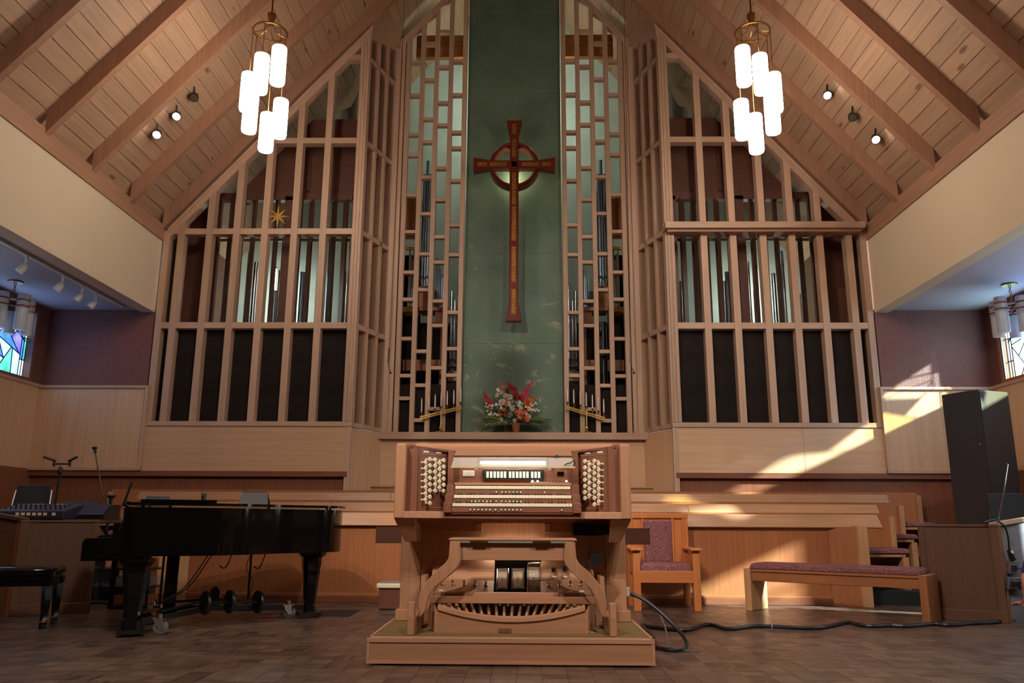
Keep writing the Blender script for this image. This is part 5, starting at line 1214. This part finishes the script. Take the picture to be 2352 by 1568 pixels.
for lab, nm, (x, y), Yd in (('dark music stand tray beside the floor monitor', 'music_stand', (182, 1158), 9.2), ('dark music stand tray near the slim boom stand', 'music_stand', (345, 1160), 9.05)):
    p_ = PY(x, y, Yd); t = thing(nm, lab, 'stand', (p_.x, Yd, 0)); z = p_.z
    MB().ext([(-.22, -.06, z-.04), (.22, -.06, z-.04), (.2, .06, z+.04), (-.2, .06, z+.04)], (0, .01, -.01)).build('tray', plain('tray_black', S(40, 38, 40), .5), t, .004); B(-.22, .22, -.1, -.05, z-.05, z-.04).build('tray_lip', BLACKM, t)
    MB().cyl((0, 0, .1), (0, 0, z-.01), .012, n=8).build('pole', BLACKM, t)
    for k in range(3): a_ = k*2.1+.5; MB().cyl((0, 0, .22), (.17*math.cos(a_), .17*math.sin(a_), .008), .01, n=6).build('leg', BLACKM, t)
# ------------------------------------------------------------------ lamps
GLASSL = glow('lit_opal_glass', (1, .87, .72, 1), LAMP)
def chandelier(x, y, z, mir, lab, zc):
    t = thing('chandelier', lab, 'chandelier', (x, y, z))
    MB().ring((0, 0, 0), .2, .012, 36, 8).build('ring', BRONZE, t)
    MB().lathe([(.03, .10), (.03, .14), (.05, .2), (.052, .24), (.02, .245)], (0, 0, 0), 16).build('hub', BRONZE, t)
    MB().cyl((0, 0, .24), (0, 0, zc-z+.05), .01, n=8).build('rod', BRONZE, t)
    for k, (cx_, py_, d) in enumerate(((.166, -.11, .27), (0, -.2, .43), (-.2, -.03, .57), (-.19, .07, .79), (.155, .12, .83), (-.02, .2, .97))):
        px_ = cx_*mir
        MB().tube([(px_*.15, py_*.15, .1), (px_*.35, py_*.35, .03), (px_*.7, py_*.7, .0), (px_, py_, 0)], .005, 6).build('spoke', BRONZE, t)
        MB().cyl((px_, py_, 0), (px_, py_, -d), .005, n=6).build('hanger', BRONZE, t)
        cp_ = MB().lathe([(.015, .03), (.05, .012), (.06, 0), (.06, -.012)], (px_, py_, -d), 16).build('cap', BRONZE, t)
        MB().lathe([(.05, -.005), (.083, -.012), (.087, -.03), (.087, -.46), (.08, -.485), (.05, -.49)], (px_, py_, -d), 20).build('glass_shade', GLASSL, t)
    return t
zc_ = zr(2.9)
for s in (-1, 1):
    p_ = PY(621 if s < 0 else 1728, 74, 8.6)
    chandelier(p_.x, 8.6, p_.z, 1 if s < 0 else -1, 'lit bronze chandelier of six glass cylinders before the '+('star-bearing' if s < 0 else 'ledged')+' screen', zr(p_.x)+.2)
for s in (-1, 1):  # unseen nave pair added to light the rafter fronts
    chandelier(s*2.9, 2.2, 6.62, 1 if s < 0 else -1, 'added lit bronze chandelier of six glass cylinders over the nave, '+('piano' if s < 0 else 'cabinet')+' side', zr(2.9)+.2)
# ceiling spots on the back of a rafter
for s in (-1, 1):
    for k, (x, y, lit) in enumerate(((447, 222, 0), (407, 265, 1), (362, 307, 1)) if s < 0 else ((1899, 217, 1), (1957, 267, 0), (2010, 318, 1))):
        d_ = ray(x, y); off = 5.22+SL*5.30+DV-.13; t_ = (off-CAM.z-s*SL*CAM.x)/(d_.z+s*SL*d_.x); p_ = CAM+d_*t_
        t = thing('spotlight', ('unlit' if not lit else 'upper lit' if k == (1 if s < 0 else 0) else 'lower lit')+' black ceiling spotlight on the slope above the '+('cream wall near the star-bearing' if s < 0 else 'cream wall near the ledged')+' screen', 'spotlight', tuple(p_), 0, 'ceiling spots')
        dr_ = Vector((-s*.15, -.75, -.75)).normalized()
        MB().lathe([(.03, -.09), (.04, -.06), (.055, .0), (.06, .05)], (0, 0, 0), 16, axis=tuple(dr_)).build('housing', BLACKM, t)
        MB().lathe([(.05, .045), (.05, .052)], (0, 0, 0), 16, axis=tuple(dr_)).build('lens', glow('spot_glow', (1, .86, .74, 1), 30.0) if lit else plain('dull_reflector', S(150, 140, 130), .2, metal=.8), t)
        up_ = zr(p_.x)+DV-p_.z
        MB().cyl((0, 0, .03), (0, -.04, up_), .01, n=6).build('arm', BLACKM, t)
# chancel spots on a rafter over the nave, aimed at the choir and console
for s in (-1, 1):
    for k in range(3):
        p_ = Vector((s*(2.4+.55*k), -.92, 0)); p_.z = zr(p_.x)-.12
        tg = Vector(((-2.6, 0.2, 2.6)[k]*-s*.9, (8.8, 6.2, 10.5)[k], (.6, .8, 2.0)[k]))
        t = thing('spotlight', ORD[k]+' chancel spotlight from the ridge on the rafter over the nave, '+('piano' if s < 0 else 'cabinet')+' side', 'spotlight', tuple(p_), 0, 'chancel spots')
        dr_ = (tg-p_).normalized()
        MB().lathe([(.03, -.09), (.04, -.06), (.055, .0), (.06, .05)], (0, 0, 0), 16, axis=tuple(dr_)).build('housing', BLACKM, t)
        MB().lathe([(.05, .045), (.05, .052)], (0, 0, 0), 16, axis=tuple(dr_)).build('lens', glow('spot_glow', (1, .86, .74, 1), 30.0), t)
        MB().cyl((0, 0, .03), (0, 0, .14), .01, n=6).build('arm', BLACKM, t)
        ld = bpy.data.lights.new('spot_beam', 'SPOT'); ld.energy = ((240, 1300, 1300) if s < 0 else (900, 700, 800))[k]; ld.color = (1, .88, .74); ld.spot_size = .75; ld.spot_blend = .5; ld.shadow_soft_size = .05
        lo_ = bpy.data.objects.new('spot_beam', ld); COL.objects.link(lo_); lo_.parent = t
        lo_.matrix_basis = Matrix.Translation(dr_*.08) @ dr_.to_track_quat('-Z', 'Y').to_matrix().to_4x4()
# aisle pendants
OPAL = plain('unlit_opal_glass', S(206, 208, 214), .35)
for s in (-1, 1):
    p_ = PZ(2318, 652, 3.95) if s > 0 else PZ(36, 646, 3.95)
    t = thing('pendant_lamp', 'unlit cluster pendant of white cylinders with copper bands in the '+('sunlit' if s > 0 else 'dark blue')+' aisle', 'pendant', tuple(p_), 0, None)
    MB().lathe([(.09, -.02), (.095, -.008), (.09, 0)], (0, 0, 0), 20).build('canopy', BRONZE, t)
    for k in range(4): MB().ring((0, 0, -.035-.035*k), .016, .005, 10, 5, ((1, 0, 0) if k % 2 else (0, 1, 0))).build('chain_link', BRONZE, t)
    MB().cyl((0, 0, -.16), (0, 0, -.22), .012, n=8).build('centre_stem', BRONZE, t)
    for k in range(5):
        a = math.radians(72*k+200 if s > 0 else 72*k-20); R_ = .2; x, y = R_*math.cos(a), R_*math.sin(a)
        z0 = -.2-.02*(k % 2); cyl_ = MB().lathe([(.07, z0), (.075, z0-.01), (.075, z0-.46), (.07, z0-.47)], (x, y, 0), 18).build('glass_cylinder', OPAL, t)
        for dz in (.07, .15):
            MB().lathe([(.0775, z0-dz), (.0775, z0-dz-.022)], (x, y, 0), 18).build('copper_band', plain('copper', S(150, 84, 60), .35, metal=.8), cyl_)
            MB().beam((0, 0, z0-dz-.011), (x*.7, y*.7, z0-dz-.011), .02, .022).build('copper_arm', plain('copper', S(150, 84, 60), .35, metal=.8), t)
# track lights in the dark aisle
tr = thing('light_track', 'white ceiling light track with four small heads in the dark aisle', 'track light', (-5.68, 10, 3.95), local=False)
B(-5.72, -5.68, 7.5, 11.3, 3.925, 3.95).build('rail', WHITE, tr)
for x, y in ((62, 592), (146, 634), (191, 660), (222, 676)):
    yy = PX(x, y, -5.7).y
    h = MB().cyl((-5.7, yy, 3.925), (-5.7, yy, 3.88), .02, n=8).build('adapter', WHITE, tr)
    MB().beam((-5.7, yy, 3.88), (-5.72, yy, 3.80), .012, .03).build('yoke', WHITE, tr)
    MB().lathe([(.03, 0), (.045, .05), (.05, .11), (.045, .115)], (-5.70, yy, 3.82), 14, axis=(-.5, -.2, -.8)).build('head', WHITE, tr)
# ------------------------------------------------------------------ person crouching by the power boxes
pe = thing('person', 'person in a blue short-sleeved shirt crouching by the power boxes', 'person', (4.86, 7.12, 0), 0)
def skin_body(name, joints, bones, m, par, root=0, sub=2):
    me = bpy.data.meshes.new(name); me.from_pydata([j[:3] for j in joints], bones, []); o = place(name, me, I4, par)
    md_ = o.modifiers.new('skin', 'SKIN'); md_.use_smooth_shade = True
    for i, j in enumerate(joints):
        sv = me.skin_vertices[0].data[i]; sv.radius = (j[3], j[4] if len(j) > 4 else j[3]); sv.use_root = i == root
    s_ = o.modifiers.new('sub', 'SUBSURF'); s_.levels = sub; s_.render_levels = sub
    me.materials.append(m); return o
SKIN = plain('skin', S(206, 140, 116), .5); SHIRT = plain('blue_cotton', S(40, 38, 110), .85, var=.15, vs=12); JEAN = plain('dark_trousers', S(46, 48, 60), .85); HAIR = plain('brown_hair', S(60, 42, 30), .6)
# crouched facing +Y: feet under, torso leaning forward, arms reaching towards the boxes
J = [(.0, -.16, .36, .14, .12), (.0, -.06, .52, .125, .105), (.0, .08, .72, .14, .10), (.0, .15, .83, .09, .08), (.0, .20, .90, .05), (.0, .24, .98, .055),
     (-.19, .13, .77, .06), (-.42, .02, .43, .042), (-.37, .12, .27, .034), (-.33, .23, .22, .028),
     (.19, .13, .77, .06), (.30, .22, .52, .042), (.24, .42, .48, .034), (.22, .50, .48, .028),
     (-.11, -.14, .34, .095), (-.20, .26, .42, .075), (-.18, .06, .10, .05), (-.18, .04, .05, .042), (-.19, .20, .035, .035),
     (.11, -.14, .34, .095), (.19, .26, .42, .075), (.17, .06, .10, .05), (.17, .04, .05, .042), (.18, .20, .035, .035)]
Bn = [(0, 1), (1, 2), (2, 3), (3, 4), (4, 5), (3, 6), (6, 7), (7, 8), (8, 9), (3, 10), (10, 11), (11, 12), (12, 13), (0, 14), (14, 15), (15, 16), (16, 17), (17, 18), (0, 19), (19, 20), (20, 21), (21, 22), (22, 23)]
body = skin_body('body', J, Bn, SKIN, pe)
skin_body('shirt', [(0, -.13, .40, .155, .135), (0, -.05, .53, .142, .12), (0, .08, .72, .155, .118), (0, .14, .82, .10, .09), (-.19, .13, .775, .075), (-.41, .025, .44, .058), (.19, .13, .775, .075), (.28, .20, .57, .06)], [(0, 1), (1, 2), (2, 3), (3, 4), (4, 5), (3, 6), (6, 7)], SHIRT, pe)
skin_body('trousers', [(0, -.17, .36, .155, .13), (-.11, -.14, .34, .108), (-.20, .26, .425, .088), (-.18, .06, .12, .066), (.11, -.14, .34, .108), (.19, .26, .425, .088), (.17, .06, .12, .066)], [(0, 1), (1, 2), (2, 3), (0, 4), (4, 5), (5, 6)], JEAN, pe)
hd = MB().ball((0, .27, 1.07), .1, 20, 14, (.78, .95, 1.15)).ball((0, .372, 1.055), .016, 8, 6, (.8, 1, 1.4)).ball((-.08, .26, 1.06), .022, 8, 6, (.4, .8, 1.3)).ball((.08, .26, 1.06), .022, 8, 6, (.4, .8, 1.3)).build('head', SKIN, pe)
for s in (-1, 1): MB().ball((s*.03, .358, 1.075), .011, 8, 6).build('eye', WHITE, hd)
MB().ball((0, .362, 1.015), .02, 8, 6, (1.2, .4, .3)).build('mouth', plain('lip', S(160, 80, 76), .5), hd)
MB().ball((0, .25, 1.095), .108, 18, 12, (.8, .95, 1.08)).build('hair', HAIR, pe)
for s, w0 in ((-1, Vector((-.33, .23, .22))), (1, Vector((.22, .50, .48)))):
    js = [(w0.x, w0.y, w0.z, .03, .02), (w0.x, w0.y+.07, w0.z-.005, .036, .014)]; bs = [(0, 1)]
    for k, (dx, ln) in enumerate(((-.028, .07), (-.009, .08), (.01, .075), (.028, .06))):
        i = len(js); js += [(w0.x+dx, w0.y+.085, w0.z-.004, .009), (w0.x+dx*1.1, w0.y+.085+ln*.5, w0.z-.012, .0085), (w0.x+dx*1.1, w0.y+.085+ln*.9, w0.z-.035, .0075)]; bs += [(1, i), (i, i+1), (i+1, i+2)]
    i = len(js); js += [(w0.x-s*.03, w0.y+.04, w0.z-.01, .011), (w0.x-s*.05, w0.y+.075, w0.z-.025, .009)]; bs += [(0, i), (i, i+1)]
    skin_body('hand', js, bs, SKIN, pe, 0, 1)
for s in (-1, 1): MB().ball((s*.185, .13, .035), .05, 12, 8, (.85, 2.4, .7)).build('shoe', PLASTIC, pe)
